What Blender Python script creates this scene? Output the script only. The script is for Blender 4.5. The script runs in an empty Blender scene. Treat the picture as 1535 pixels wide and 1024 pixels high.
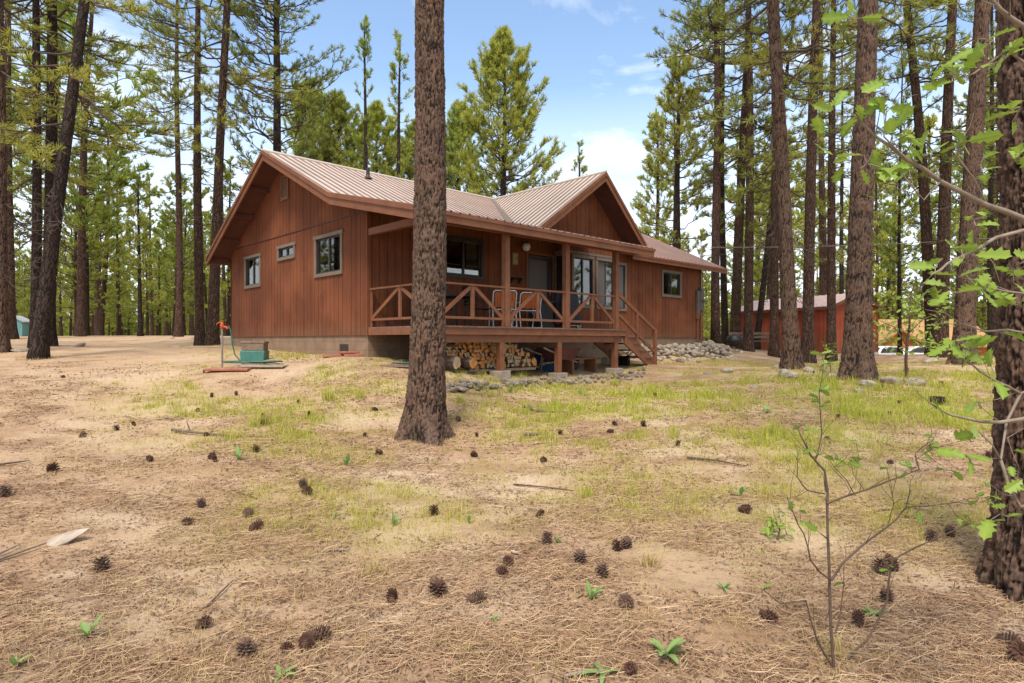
import bpy, bmesh, math, random
import numpy as np
from mathutils import Vector, Matrix, Euler
R = math.radians
random.seed(7)
sc = bpy.context.scene
COL = sc.collection

# ------------------------------------------------------------------ camera, sky, sun, exposure
FPX, CX, CY = 932.0, 767.5, 512.0            # focal length and centre in pixels of the 1535x1024 photograph
cam = bpy.data.cameras.new('camera'); camo = bpy.data.objects.new('camera', cam); COL.objects.link(camo)
camo.location = (0, 0, 0); camo.rotation_euler = (R(90), 0, 0)
cam.sensor_width = 36; cam.lens = FPX / 1535 * 36; cam.clip_start = 0.05; cam.clip_end = 2000
sc.camera = camo
SUN_EL, SUN_AZ = R(58), R(192)               # azimuth from +Y clockwise: behind the camera, a little to the left
w = bpy.data.worlds.new('World'); sc.world = w; w.use_nodes = True
nt = w.node_tree; bg = nt.nodes['Background']
sky = nt.nodes.new('ShaderNodeTexSky'); sky.sky_type = 'NISHITA'; sky.sun_disc = False
sky.sun_elevation = SUN_EL; sky.sun_rotation = SUN_AZ; sky.air_density = 1.0; sky.dust_density = 0.4; sky.ozone_density = 1.5
tc = nt.nodes.new('ShaderNodeTexCoord')
mp = nt.nodes.new('ShaderNodeMapping'); mp.inputs['Scale'].default_value = (1.0, 1.0, 2.6); mp.inputs['Location'].default_value = (2.1, 1.4, 0.3)
nz = nt.nodes.new('ShaderNodeTexNoise'); nz.inputs['Scale'].default_value = 2.3; nz.inputs['Detail'].default_value = 9; nz.inputs['Roughness'].default_value = 0.58
nz.inputs['Distortion'].default_value = 0.35
rp = nt.nodes.new('ShaderNodeMapRange'); rp.inputs['From Min'].default_value = 0.50; rp.inputs['From Max'].default_value = 0.68
sx = nt.nodes.new('ShaderNodeSeparateXYZ')
lo = nt.nodes.new('ShaderNodeMapRange'); lo.inputs['From Min'].default_value = 0.38; lo.inputs['From Max'].default_value = 0.10
lo.inputs['To Max'].default_value = 0.85
ad = nt.nodes.new('ShaderNodeMath'); ad.operation = 'MAXIMUM'
mx = nt.nodes.new('ShaderNodeMix'); mx.data_type = 'RGBA'
L = nt.links.new
L(tc.outputs['Generated'], mp.inputs['Vector']); L(mp.outputs[0], nz.inputs['Vector']); L(nz.outputs[0], rp.inputs['Value'])
L(tc.outputs['Generated'], sx.inputs[0]); L(sx.outputs['Z'], lo.inputs['Value'])
bk = nt.nodes.new('ShaderNodeMapRange'); bk.inputs['From Min'].default_value = 0.45; bk.inputs['From Max'].default_value = -0.25; bk.inputs['To Max'].default_value = 0.4   # unseen cloud added behind the camera to lift the ambient light
zn = nt.nodes.new('ShaderNodeMapRange'); zn.inputs['From Min'].default_value = 0.58; zn.inputs['From Max'].default_value = 0.8; L(sx.outputs['Z'], zn.inputs['Value'])   # unseen cloud added overhead too, for more light from the top
bz = nt.nodes.new('ShaderNodeMath'); bz.operation = 'MAXIMUM'; L(bk.outputs[0], bz.inputs[0]); L(zn.outputs[0], bz.inputs[1])
L(sx.outputs['Y'], bk.inputs['Value'])
ad2 = nt.nodes.new('ShaderNodeMath'); ad2.operation = 'MAXIMUM'; L(rp.outputs[0], ad2.inputs[0]); L(bz.outputs[0], ad2.inputs[1])
L(ad2.outputs[0], ad.inputs[0]); L(lo.outputs[0], ad.inputs[1]); L(ad.outputs[0], mx.inputs['Factor'])
gain = nt.nodes.new('ShaderNodeMix'); gain.data_type = 'RGBA'; gain.blend_type = 'MULTIPLY'; gain.inputs['Factor'].default_value = 1
gain.inputs['B'].default_value = (1.38, 1.34, 1.26, 1)
L(sky.outputs[0], gain.inputs['A']); L(gain.outputs['Result'], mx.inputs['A'])
mx.inputs['B'].default_value = (6.2, 6.5, 6.9, 1)
L(mx.outputs['Result'], bg.inputs['Color']); bg.inputs['Strength'].default_value = 0.13
sl = bpy.data.lights.new('sun', 'SUN'); slo = bpy.data.objects.new('sun', sl); COL.objects.link(slo)
sl.energy = 2.9; sl.angle = R(15); sl.color = (1.0, 0.93, 0.82)
sd = Vector((math.sin(SUN_AZ) * math.cos(SUN_EL), math.cos(SUN_AZ) * math.cos(SUN_EL), math.sin(SUN_EL)))
slo.rotation_euler = sd.to_track_quat('Z', 'Y').to_euler()
sc.view_settings.view_transform = 'Standard'; sc.view_settings.look = 'None'; sc.view_settings.gamma = 1
sc.view_settings.exposure = 0.78
try:
    sc.cycles.max_bounces = 7; sc.cycles.transparent_max_bounces = 8; sc.cycles.diffuse_bounces = 4
except Exception: pass

# ------------------------------------------------------------------ helpers
def P(px, y, d):
    return Vector(((px - CX) / FPX * d, d, (CY - y) / FPX * d))

def unit(a):
    a = np.asarray(a, float); return a / np.maximum(np.linalg.norm(a, axis=-1, keepdims=True), 1e-9)

def hash2(ix, iy, s):
    n = np.sin(ix * 127.1 + iy * 311.7 + s * 74.7) * 43758.5453
    return n - np.floor(n)

def vnoise(x, y, s=0):
    x = np.asarray(x, float); y = np.asarray(y, float)
    ix, iy = np.floor(x), np.floor(y); fx, fy = x - ix, y - iy
    fx = fx * fx * (3 - 2 * fx); fy = fy * fy * (3 - 2 * fy)
    a, b = hash2(ix, iy, s), hash2(ix + 1, iy, s); c, d = hash2(ix, iy + 1, s), hash2(ix + 1, iy + 1, s)
    return (a * (1 - fx) + b * fx) * (1 - fy) + (c * (1 - fx) + d * fx) * fy

def fbm(x, y, s=0, o=4):
    t = 0; a = .5
    for k in range(o):
        t = t + a * vnoise(np.asarray(x) * 2 ** k, np.asarray(y) * 2 ** k, s + k * 17); a *= .5
    return t

def sstep(a, b, x):
    t = np.clip((np.asarray(x, float) - a) / (b - a), 0, 1); return t * t * (3 - 2 * t)

class MB:
    """collects shapes, build() links them as ONE mesh object"""
    def __init__(s): s.v = []; s.f = []; s.m = []; s.sm = []
    def add(s, v, f, m=0, smooth=False):
        b = len(s.v); s.v += [tuple(p) for p in v]
        for q in f: s.f.append(tuple(b + i for i in q)); s.m.append(m); s.sm.append(smooth)
        return s
    def box(s, lo, hi, m=0):
        (a, b, c), (d, e, f) = lo, hi
        return s.add([(a,b,c),(d,b,c),(d,e,c),(a,e,c),(a,b,f),(d,b,f),(d,e,f),(a,e,f)],
                     [(0,3,2,1),(4,5,6,7),(0,1,5,4),(1,2,6,5),(2,3,7,6),(3,0,4,7)], m)
    def bar(s, p, q, w, h, up=(0,0,1), m=0):
        p, q = Vector(p), Vector(q); d = (q - p).normalized(); up = Vector(up)
        if abs(d.dot(up)) > .98: up = Vector((0,1,0))
        x = d.cross(up).normalized() * (w / 2); z = x.cross(d).normalized() * (h / 2)
        vs = [p-x-z, p+x-z, p+x+z, p-x+z, q-x-z, q+x-z, q+x+z, q-x+z]
        return s.add(vs, [(0,1,2,3),(4,7,6,5),(0,4,5,1),(1,5,6,2),(2,6,7,3),(3,7,4,0)], m)
    def tube(s, pts, rad, n=8, m=0, cap=True, smooth=True):
        pts = [Vector(p) for p in pts]; k = len(pts)
        if not hasattr(rad, '__len__'): rad = [rad] * k
        vs = []; fs = []; prev = None
        for i in range(k):
            t = (pts[min(i+1, k-1)] - pts[max(i-1, 0)]).normalized()
            if prev is None:
                a = Vector((0,0,1)) if abs(t.z) < .9 else Vector((1,0,0)); x = t.cross(a).normalized()
            else: x = (prev - t * prev.dot(t)).normalized()
            prev = x; y = t.cross(x)
            for j in range(n):
                an = 2 * math.pi * j / n; vs.append(pts[i] + (x * math.cos(an) + y * math.sin(an)) * rad[i])
        for i in range(k - 1):
            for j in range(n):
                a, b = i * n + j, i * n + (j + 1) % n; fs.append((a, b, b + n, a + n))
        s.add(vs, fs, m, smooth)
        if cap:
            s.add([vs[j] for j in range(n)], [tuple(reversed(range(n)))], m); s.add([vs[(k-1)*n+j] for j in range(n)], [tuple(range(n))], m)
        return s
    def lathe(s, prof, c=(0,0,0), n=16, m=0, smooth=True):
        vs = []; fs = []
        for r, z in prof:
            for j in range(n):
                a = 2*math.pi*j/n; vs.append((c[0]+r*math.cos(a), c[1]+r*math.sin(a), c[2]+z))
        for i in range(len(prof)-1):
            for j in range(n):
                a, b = i*n+j, i*n+(j+1) % n; fs.append((a, b, b+n, a+n))
        return s.add(vs, fs, m, smooth)
    def prism(s, poly, axis, a, b, m=0):
        """poly of 2-D points extruded along axis index from a to b"""
        n = len(poly)
        def mk(p, t):
            q = list(p); q.insert(axis, t); return tuple(q)
        vs = [mk(p, a) for p in poly] + [mk(p, b) for p in poly]
        fs = [tuple(range(n))[::-1], tuple(range(n, 2*n))] + [(i, (i+1) % n, n+(i+1) % n, n+i) for i in range(n)]
        return s.add(vs, fs, m)
    def build(s, name, mats, parent=None, bevel=0, fix=True):
        me = bpy.data.meshes.new(name); me.from_pydata(s.v, [], s.f); 
        mats = mats if isinstance(mats, (list, tuple)) else [mats]
        for m in mats: me.materials.append(m)
        me.polygons.foreach_set('material_index', s.m); me.polygons.foreach_set('use_smooth', s.sm)
        if fix:
            bm = bmesh.new(); bm.from_mesh(me); bmesh.ops.recalc_face_normals(bm, faces=bm.faces); bm.to_mesh(me); bm.free()
        me.update()
        o = bpy.data.objects.new(name, me); COL.objects.link(o)
        if parent: o.parent = parent
        if bevel:
            b = o.modifiers.new('bevel', 'BEVEL'); b.width = bevel; b.segments = 2; b.limit_method = 'ANGLE'
        return o

def npmesh(name, V, F, mats, parent=None, mi=None, attr=None, smooth=False):
    """fast mesh: V (n,3), F list of arrays of equal-length faces"""
    me = bpy.data.meshes.new(name)
    V = np.asarray(V, np.float32); me.vertices.add(len(V)); me.vertices.foreach_set('co', V.ravel())
    idx = np.concatenate([f.ravel() for f in F]); cnt = np.concatenate([np.full(len(f), f.shape[1]) for f in F])
    st = np.concatenate([[0], np.cumsum(cnt)[:-1]])
    me.loops.add(len(idx)); me.loops.foreach_set('vertex_index', idx.astype(np.int32))
    me.polygons.add(len(cnt)); me.polygons.foreach_set('loop_start', st.astype(np.int32)); me.polygons.foreach_set('loop_total', cnt.astype(np.int32))
    for m in (mats if isinstance(mats, (list, tuple)) else [mats]): me.materials.append(m)
    if mi is not None: me.polygons.foreach_set('material_index', mi.astype(np.int32))
    me.polygons.foreach_set('use_smooth', np.full(len(cnt), smooth))
    for k, a in (attr or {}).items():
        at = me.attributes.new(k, 'FLOAT', 'POINT'); at.data.foreach_set('value', np.asarray(a, np.float32))
    me.update(calc_edges=True)
    o = bpy.data.objects.new(name, me); COL.objects.link(o)
    if parent: o.parent = parent
    return o

def tag(o, label=None, cat=None, group=None, kind=None):
    if label: o['label'] = label
    if cat: o['category'] = cat
    if group: o['group'] = group
    if kind: o['kind'] = kind
    return o

def thing(name, label, cat, loc=(0,0,0), rz=0, group=None):
    o = bpy.data.objects.new(name, None); o.empty_display_size = .2; COL.objects.link(o)
    o.location = loc; o.rotation_euler = (0, 0, rz)
    return tag(o, label, cat, group)

def dup(o, parent=None):
    c = o.copy(); COL.objects.link(c)
    if parent: c.parent = parent
    for ch in list(o.children): dup(ch, c)
    return c

# ------------------------------------------------------------------ materials
def newmat(name):
    m = bpy.data.materials.new(name); m.use_nodes = True; n = m.node_tree
    return m, n, n.nodes['Principled BSDF']
def nd(n, t, **kw):
    x = n.nodes.new('ShaderNode' + t)
    for k, v in kw.items():
        if k in x.inputs: x.inputs[k].default_value = v
        else: setattr(x, k, v)
    return x
def c4(c): return (c[0], c[1], c[2], 1)
def ocoord(n, scale=(1,1,1)):
    t = nd(n, 'TexCoord'); m = nd(n, 'Mapping'); m.inputs['Scale'].default_value = scale
    n.links.new(t.outputs['Object'], m.inputs['Vector']); return m.outputs[0]
def mixc(n, fac, a, b):
    x = nd(n, 'Mix', data_type='RGBA')
    for s, v in (('Factor', fac), ('A', a), ('B', b)):
        if hasattr(v, 'links'): n.links.new(v, x.inputs[s])
        elif s == 'Factor': x.inputs[s].default_value = v
        else: x.inputs[s].default_value = c4(v)
    return x.outputs['Result']
def mrange(n, v, a, b, c=0., d=1.):
    x = nd(n, 'MapRange'); n.links.new(v, x.inputs['Value'])
    for k, q in (('From Min', a), ('From Max', b), ('To Min', c), ('To Max', d)): x.inputs[k].default_value = q
    return x.outputs[0]
def noise(n, vec, scale, detail=4, rough=.55):
    x = nd(n, 'TexNoise'); x.inputs['Scale'].default_value = scale; x.inputs['Detail'].default_value = detail; x.inputs['Roughness'].default_value = rough
    n.links.new(vec, x.inputs['Vector']); return x.outputs[0]
def bump(n, b, h, dist, strength=1.):
    x = nd(n, 'Bump'); x.inputs['Distance'].default_value = dist; x.inputs['Strength'].default_value = strength
    n.links.new(h, x.inputs['Height']); n.links.new(x.outputs[0], b.inputs['Normal']); return x
def simple(name, c1, c2=None, scale=6, rough=.7, bd=0., bs=30, stretch=(1,1,1), metal=0., spec=.4):
    m, n, b = newmat(name); b.inputs['Roughness'].default_value = rough; b.inputs['Metallic'].default_value = metal
    b.inputs['Specular IOR Level'].default_value = spec
    v = ocoord(n, stretch)
    if c2 is None: c2 = tuple(.7 * x for x in c1)
    f = mrange(n, noise(n, v, scale), .33, .67)
    n.links.new(mixc(n, f, c1, c2), b.inputs['Base Color'])
    if bd: bump(n, b, noise(n, v, bs), bd)
    return m

M = {}
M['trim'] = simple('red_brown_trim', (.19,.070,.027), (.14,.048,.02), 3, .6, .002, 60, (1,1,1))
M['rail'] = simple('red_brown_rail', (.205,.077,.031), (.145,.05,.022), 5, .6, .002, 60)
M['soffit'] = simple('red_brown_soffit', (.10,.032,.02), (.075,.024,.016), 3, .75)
M['deckwood'] = simple('weathered_deck_boards', (.19,.10,.07), (.125,.067,.048), 8, .8, .003, 50)
M['taupe'] = simple('taupe_window_trim', (.17,.125,.09), (.13,.095,.07), 6, .6)
M['sash'] = simple('dark_bronze_sash', (.035,.03,.026), (.025,.02,.018), 6, .4)
M['darktrim'] = simple('dark_brown_trim', (.03,.02,.018), (.02,.014,.012), 6, .5)
M['block'] = None
M['concrete'] = simple('concrete', (.36,.29,.22), (.25,.20,.15), 7, .9, .006, 40)
M['interior'] = simple('dark_interior', (.10,.085,.07), (.08,.07,.06), 2, .9)
M['curtain'] = simple('cream_curtain', (.55,.50,.40), (.42,.38,.30), 3, .9)
M['screen'] = simple('grey_screen', (.11,.10,.095), (.09,.082,.078), 40, .75)
M['black'] = simple('black_metal', (.012,.012,.013), (.02,.02,.02), 12, .5)
M['cover'] = simple('charcoal_cover', (.03,.03,.034), (.018,.018,.02), 6, .65, .01, 8)
M['white'] = simple('white_enamel', (.72,.70,.66), (.6,.58,.54), 8, .4)
M['chrome'] = simple('dull_aluminium', (.55,.54,.52), (.45,.44,.42), 9, .35, metal=.8)
M['orange'] = simple('orange_webbing', (.48,.12,.03), (.36,.085,.02), 40, .8)
M['globe'] = simple('milk_glass_globe', (.78,.75,.70), (.7,.68,.62), 3, .25)
M['yellow'] = simple('old_yellow_print', (.45,.36,.16), (.22,.15,.07), 14, .7)
M['teal'] = simple('teal_plastic', (.035,.125,.10), (.05,.16,.125), 7, .55)
M['hose'] = simple('green_hose', (.015,.075,.055), (.03,.11,.085), 9, .45)
M['redpaver'] = simple('red_pavers', (.38,.15,.09), (.28,.10,.06), 9, .9, .004, 50)
M['hydrant'] = simple('orange_red_paint', (.55,.075,.02), (.42,.05,.015), 12, .5)
M['galv'] = simple('galvanised_pipe', (.30,.26,.22), (.20,.16,.13), 14, .5, metal=.4)
M['greybox'] = simple('grey_brown_box', (.10,.075,.06), (.08,.06,.05), 8, .5)
M['blue'] = simple('blue_plastic', (.02,.07,.19), (.015,.05,.13), 6, .5)
M['rust'] = simple('rusty_red_tray', (.12,.03,.02), (.07,.02,.015), 12, .7)
M['rubber'] = simple('rubber', (.015,.014,.013), (.025,.023,.02), 20, .85)
M['oldwood'] = simple('old_grey_wood', (.22,.15,.10), (.13,.085,.06), 10, .85, .004, 30)
M['lumber'] = simple('yellow_lumber', (.46,.27,.10), (.36,.19,.07), 10, .8)
M['cutwood'] = simple('split_wood_face', (.46,.20,.055), (.34,.13,.035), 9, .8, .006, 30)
M['palewood'] = simple('grey_split_wood_face', (.38,.27,.16), (.26,.17,.10), 9, .85, .006, 30)
M['logbark'] = simple('log_bark', (.11,.07,.05), (.05,.032,.025), 14, .95, .01, 30)
M['rock'] = simple('pale_lichened_stone', (.52,.43,.33), (.22,.175,.13), 7, .95, .05, 16)
M['rock2'] = simple('pinkish_grey_stone', (.44,.34,.25), (.20,.15,.11), 6, .95, .05, 16)
M['cone'] = simple('pine_cone_scale', (.10,.045,.025), (.055,.024,.014), 30, .75)
M['cone2'] = simple('weathered_cone_scale', (.15,.085,.055), (.08,.045,.03), 30, .85)
M['stick'] = simple('dead_twig', (.17,.12,.085), (.10,.07,.05), 18, .9)
M['paletwig'] = simple('pale_oak_twig', (.26,.20,.15), (.17,.125,.09), 18, .85)
M['darktwig'] = simple('dark_oak_twig', (.12,.075,.05), (.07,.045,.03), 18, .85)
M['paperbark'] = simple('bleached_bark_piece', (.40,.32,.25), (.25,.19,.145), 11, .9)
M['carwhite'] = simple('white_car_paint', (.75,.75,.74), (.7,.7,.7), 2, .25)
M['carred'] = simple('red_car_paint', (.42,.03,.025), (.38,.025,.02), 2, .25)
M['cabin'] = simple('honey_log_wall', (.48,.17,.025), (.38,.13,.02), 4, .7, stretch=(1,1,8))
M['cabinroof'] = simple('tan_shingle_roof', (.42,.235,.10), (.33,.18,.075), 6, .9)
M['palemetal'] = simple('pale_metal_roof', (.6,.6,.6), (.5,.5,.5), 3, .5)
M['turq'] = simple('turquoise_siding', (.22,.45,.44), (.18,.40,.40), 4, .7)
M['shedroof'] = simple('faded_pink_metal', (.66,.47,.43), (.58,.40,.36), 3, .5)

def siding_mat(name, c1, c2, pitch, axis):
    """vertical grooved board siding: grooves every `pitch` metres along local axis (0 = x, 1 = y)"""
    m, n, b = newmat(name); b.inputs['Roughness'].default_value = .75; b.inputs['Specular IOR Level'].default_value = .12
    t = nd(n, 'TexCoord'); s = nd(n, 'SeparateXYZ'); n.links.new(t.outputs['Object'], s.inputs[0])
    add = nd(n, 'Math', operation='ADD'); n.links.new(s.outputs['X'], add.inputs[0]); n.links.new(s.outputs['Y'], add.inputs[1])
    dv = nd(n, 'Math', operation='DIVIDE'); n.links.new(add.outputs[0], dv.inputs[0]); dv.inputs[1].default_value = pitch
    fr = nd(n, 'Math', operation='FRACT'); n.links.new(dv.outputs[0], fr.inputs[0])
    sb = nd(n, 'Math', operation='SUBTRACT'); n.links.new(fr.outputs[0], sb.inputs[0]); sb.inputs[1].default_value = .5
    ab = nd(n, 'Math', operation='ABSOLUTE'); n.links.new(sb.outputs[0], ab.inputs[0])
    g = mrange(n, ab.outputs[0], .022, .045)                       # 0 in the groove, 1 on the board
    fl = nd(n, 'Math', operation='FLOOR'); n.links.new(dv.outputs[0], fl.inputs[0])
    wn = nd(n, 'TexWhiteNoise', noise_dimensions='1D'); n.links.new(fl.outputs[0], wn.inputs['W'])
    v = ocoord(n, (14, 14, 1.2)); ns = noise(n, v, 1.6, 5)
    v2 = ocoord(n, (1, 1, 1)); n2 = noise(n, v2, .9, 3)
    f1 = nd(n, 'Math', operation='ADD'); n.links.new(mrange(n, ns, .35, .65, 0, .5), f1.inputs[0]); n.links.new(mrange(n, wn.outputs[0], 0, 1, 0, .5), f1.inputs[1])
    base = mixc(n, f1.outputs[0], c1, c2)
    base = mixc(n, mrange(n, n2, .46, .68, 0, .6), base, tuple(x * 1.4 for x in c1))
    dirt = nd(n, 'Math', operation='MULTIPLY_ADD'); n.links.new(noise(n, ocoord(n, (5, 5, .6)), 1.3, 4), dirt.inputs[0]); dirt.inputs[1].default_value = 1.1; n.links.new(s.outputs['Z'], dirt.inputs[2])
    base = mixc(n, mrange(n, dirt.outputs[0], 1.05, .62, 0, .38), base, (.20,.115,.065))   # splash-up at the foot of the wall
    base = mixc(n, mrange(n, g, 0, 1, .55, 0), base, tuple(x * .18 for x in c2))   # groove shading put into the colour
    n.links.new(base, b.inputs['Base Color'])
    h = nd(n, 'Math', operation='MULTIPLY_ADD'); n.links.new(ns, h.inputs[0]); h.inputs[1].default_value = .12; n.links.new(g, h.inputs[2])
    bump(n, b, h.outputs[0], .012)
    return m
M['siding'] = siding_mat('red_stained_siding', (.165,.056,.0255), (.105,.034,.017), .203, 0)
M['shedwall'] = siding_mat('red_metal_siding', (.36,.085,.042), (.27,.06,.03), .23, 0)

def block_mat():
    m, n, b = newmat('tan_painted_block'); b.inputs['Roughness'].default_value = .92
    t = nd(n, 'TexCoord'); s = nd(n, 'SeparateXYZ'); n.links.new(t.outputs['Object'], s.inputs[0])
    add = nd(n, 'Math', operation='ADD'); n.links.new(s.outputs['X'], add.inputs[0]); n.links.new(s.outputs['Y'], add.inputs[1])
    cb = nd(n, 'CombineXYZ'); n.links.new(add.outputs[0], cb.inputs[0]); n.links.new(s.outputs['Z'], cb.inputs[1])
    br = nd(n, 'TexBrick'); n.links.new(cb.outputs[0], br.inputs['Vector'])
    br.inputs['Scale'].default_value = 1; br.inputs['Brick Width'].default_value = .4; br.inputs['Row Height'].default_value = .2
    br.inputs['Mortar Size'].default_value = .006; br.inputs['Mortar Smooth'].default_value = .4
    v = ocoord(n); ns = noise(n, v, 3, 6)
    base = mixc(n, mrange(n, ns, .3, .7), (.26,.165,.10), (.17,.105,.065))
    base = mixc(n, mrange(n, br.outputs['Fac'], 0, 1, 0, .35), base, (.10,.065,.045))
    n.links.new(base, b.inputs['Base Color'])
    iv = nd(n, 'Math', operation='MULTIPLY'); n.links.new(br.outputs['Fac'], iv.inputs[0]); iv.inputs[1].default_value = -1
    bump(n, b, iv.outputs[0], .006)
    return m
M['block'] = block_mat()

def roof_mat(name, c1, c2, rough=.38, metal=.35):
    m, n, b = newmat(name); b.inputs['Metallic'].default_value = metal
    v = ocoord(n, (1,1,1)); ns = noise(n, v, 1.1, 6)
    n.links.new(mixc(n, mrange(n, ns, .3, .7), c1, c2), b.inputs['Base Color'])
    n.links.new(mrange(n, noise(n, v, 5, 4), .3, .7, rough - .06, rough + .1), b.inputs['Roughness'])
    return m
M['roof'] = roof_mat('glare_pale_red_roof', (.44,.36,.29), (.53,.44,.365), .42, .15)  # pan colour paled to hold the sky glare on red metal
M['roofrib'] = roof_mat('shaded_roof_rib', (.17,.10,.08), (.22,.13,.105), .5, .1)  # shade and dark reflections of the rib sides put into the colour
M['roofred'] = roof_mat('red_metal_roof', (.40,.15,.125), (.45,.19,.16), .45, .15)

def glass_mat():
    m, n, b = newmat('window_glass'); out = n.nodes['Material Output']; n.nodes.remove(b)
    tr = nd(n, 'BsdfTransparent'); tr.inputs['Color'].default_value = (.62,.64,.62,1)
    gl = nd(n, 'BsdfGlossy'); gl.inputs['Roughness'].default_value = .03; gl.inputs['Color'].default_value = (.9,.9,.9,1)
    fr = nd(n, 'Fresnel'); fr.inputs['IOR'].default_value = 1.5
    f = mrange(n, fr.outputs[0], 0, 1, .12, 1)
    mx = nd(n, 'MixShader'); n.links.new(f, mx.inputs[0]); n.links.new(tr.outputs[0], mx.inputs[1]); n.links.new(gl.outputs[0], mx.inputs[2])
    n.links.new(mx.outputs[0], out.inputs['Surface']); return m
M['glass'] = glass_mat()
def emit_mat(name, col, s):
    m, n, b = newmat(name); b.inputs['Emission Color'].default_value = c4(col); b.inputs['Emission Strength'].default_value = s
    b.inputs['Base Color'].default_value = c4(col); return m
M['bulb'] = emit_mat('lit_bulb', (1.0,.80,.45), 6)

def bark_mat(name, plate, plate2, furrow, sc_=13.0, zs=.2, dist=.035, attr=False):
    m, n, b = newmat(name); b.inputs['Roughness'].default_value = .95; b.inputs['Specular IOR Level'].default_value = .15
    v = ocoord(n, (1,1,1)); nv = noise(n, v, 5, 3)
    vm = nd(n, 'VectorMath', operation='MULTIPLY_ADD')
    cv = nd(n, 'CombineXYZ');
    for k in range(3): n.links.new(mrange(n, nv, 0, 1, -.11, .11), cv.inputs[k])
    t = nd(n, 'TexCoord'); mp = nd(n, 'Mapping'); mp.inputs['Scale'].default_value = (1,1,zs)
    ad = nd(n, 'VectorMath', operation='ADD'); n.links.new(t.outputs['Object'], ad.inputs[0]); n.links.new(cv.outputs[0], ad.inputs[1])
    n.links.new(ad.outputs[0], mp.inputs['Vector'])
    if attr:
        a = nd(n, 'Attribute'); a.attribute_name = 'plate'; e = a.outputs['Fac']
    else:
        vo = nd(n, 'TexVoronoi', feature='DISTANCE_TO_EDGE'); vo.inputs['Scale'].default_value = sc_; n.links.new(mp.outputs[0], vo.inputs['Vector'])
        e = mrange(n, vo.outputs['Distance'], .01, .16)
    vc = nd(n, 'TexVoronoi'); vc.inputs['Scale'].default_value = sc_; n.links.new(mp.outputs[0], vc.inputs['Vector'])
    big = noise(n, v, 1.1, 4); fine = noise(n, ocoord(n, (1,1,.35)), 34, 6, .65)
    base = mixc(n, mrange(n, big, .35, .68), plate, plate2)
    sp = nd(n, 'SeparateColor'); n.links.new(vc.outputs['Color'], sp.inputs[0])
    base = mixc(n, mrange(n, sp.outputs[0], 0, 1, 0, .55), base, tuple(x * .6 for x in plate2))
    base = mixc(n, mrange(n, fine, .42, .72, 0, .75), base, tuple(x * 1.6 for x in plate))
    base = mixc(n, mrange(n, fine, .5, .25, 0, .8), base, furrow)
    base = mixc(n, mrange(n, e, *((.06, .46, .93, 0) if attr else (0, .8, .6, 0))), base, furrow)
    n.links.new(base, b.inputs['Base Color'])
    h = nd(n, 'Math', operation='MULTIPLY_ADD'); n.links.new(fine, h.inputs[0]); h.inputs[1].default_value = .45
    if attr: h.inputs[2].default_value = 0
    else: n.links.new(e, h.inputs[2])
    bump(n, b, h.outputs[0], dist)
    return m
M['bark_fg'] = bark_mat('ponderosa_bark_close', (.115,.066,.043), (.085,.058,.045), (.013,.009,.007), 9, .3, .02, True)
M['bark_dk'] = bark_mat('dark_ponderosa_bark_close', (.062,.041,.031), (.046,.034,.028), (.010,.007,.006), 9, .3, .02, True)
M['bark'] = bark_mat('ponderosa_bark', (.105,.058,.038), (.075,.048,.036), (.014,.009,.007), 13, .2, .03)
M['barkdark'] = bark_mat('dark_pine_bark', (.055,.036,.028), (.04,.028,.022), (.010,.007,.006), 13, .2, .03)
M['limb'] = simple('pine_limb', (.085,.055,.042), (.05,.034,.027), 12, .95)

def leaf_mat(name, cols, trans=.35, rough=.5):
    m, n, b = newmat(name); out = n.nodes['Material Output']
    a = nd(n, 'Attribute'); a.attribute_name = 'tint'
    cr = nd(n, 'ValToRGB'); n.links.new(a.outputs['Fac'], cr.inputs[0])
    el = cr.color_ramp.elements
    while len(el) < len(cols): el.new(.5)
    for i, c in enumerate(cols): el[i].position = i / (len(cols) - 1); el[i].color = c4(c)
    oi = nd(n, 'ObjectInfo'); hv = nd(n, 'HueSaturation'); n.links.new(cr.outputs[0], hv.inputs['Color']); n.links.new(mrange(n, oi.outputs['Random'], 0, 1, .485, .525), hv.inputs['Hue']); n.links.new(mrange(n, oi.outputs['Random'], 1, 0, .82, 1.15), hv.inputs['Value'])   # every tree its own green
    cr = hv if 'needles' in name and 'fallen' not in name else cr
    n.links.new(cr.outputs[0], b.inputs['Base Color']); b.inputs['Roughness'].default_value = rough; b.inputs['Specular IOR Level'].default_value = .3
    tl = nd(n, 'BsdfTranslucent'); n.links.new(cr.outputs[0], tl.inputs['Color'])
    mx = nd(n, 'MixShader'); mx.inputs[0].default_value = trans
    n.links.new(b.outputs[0], mx.inputs[1]); n.links.new(tl.outputs[0], mx.inputs[2]); n.links.new(mx.outputs[0], out.inputs['Surface'])
    return m
M['needle'] = leaf_mat('pine_needles', [(.15,.17,.032), (.31,.32,.055), (.46,.45,.09)], .5)
M['needle_lt'] = leaf_mat('young_pine_needles', [(.19,.225,.04), (.37,.40,.065), (.54,.53,.11)], .52)
M['oakleaf'] = leaf_mat('oak_leaves', [(.10,.17,.022), (.20,.30,.04), (.34,.42,.07)], .4)
M['grassm'] = leaf_mat('grass_blades', [(.46,.36,.11), (.43,.385,.075), (.40,.42,.055)], .35)
M['drym'] = leaf_mat('dry_grass_blades', [(.55,.42,.20), (.46,.34,.14), (.40,.36,.12)], .3)
M['litter'] = leaf_mat('fallen_needles', [(.14,.07,.042), (.40,.24,.13), (.61,.45,.28)], .1, .7)
M['chips'] = leaf_mat('bark_chips', [(.055,.033,.022), (.17,.10,.062), (.34,.23,.14)], .0, .9)
M['weed'] = leaf_mat('weed_leaves', [(.10,.19,.05), (.18,.30,.08), (.32,.44,.16)], .35)

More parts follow.
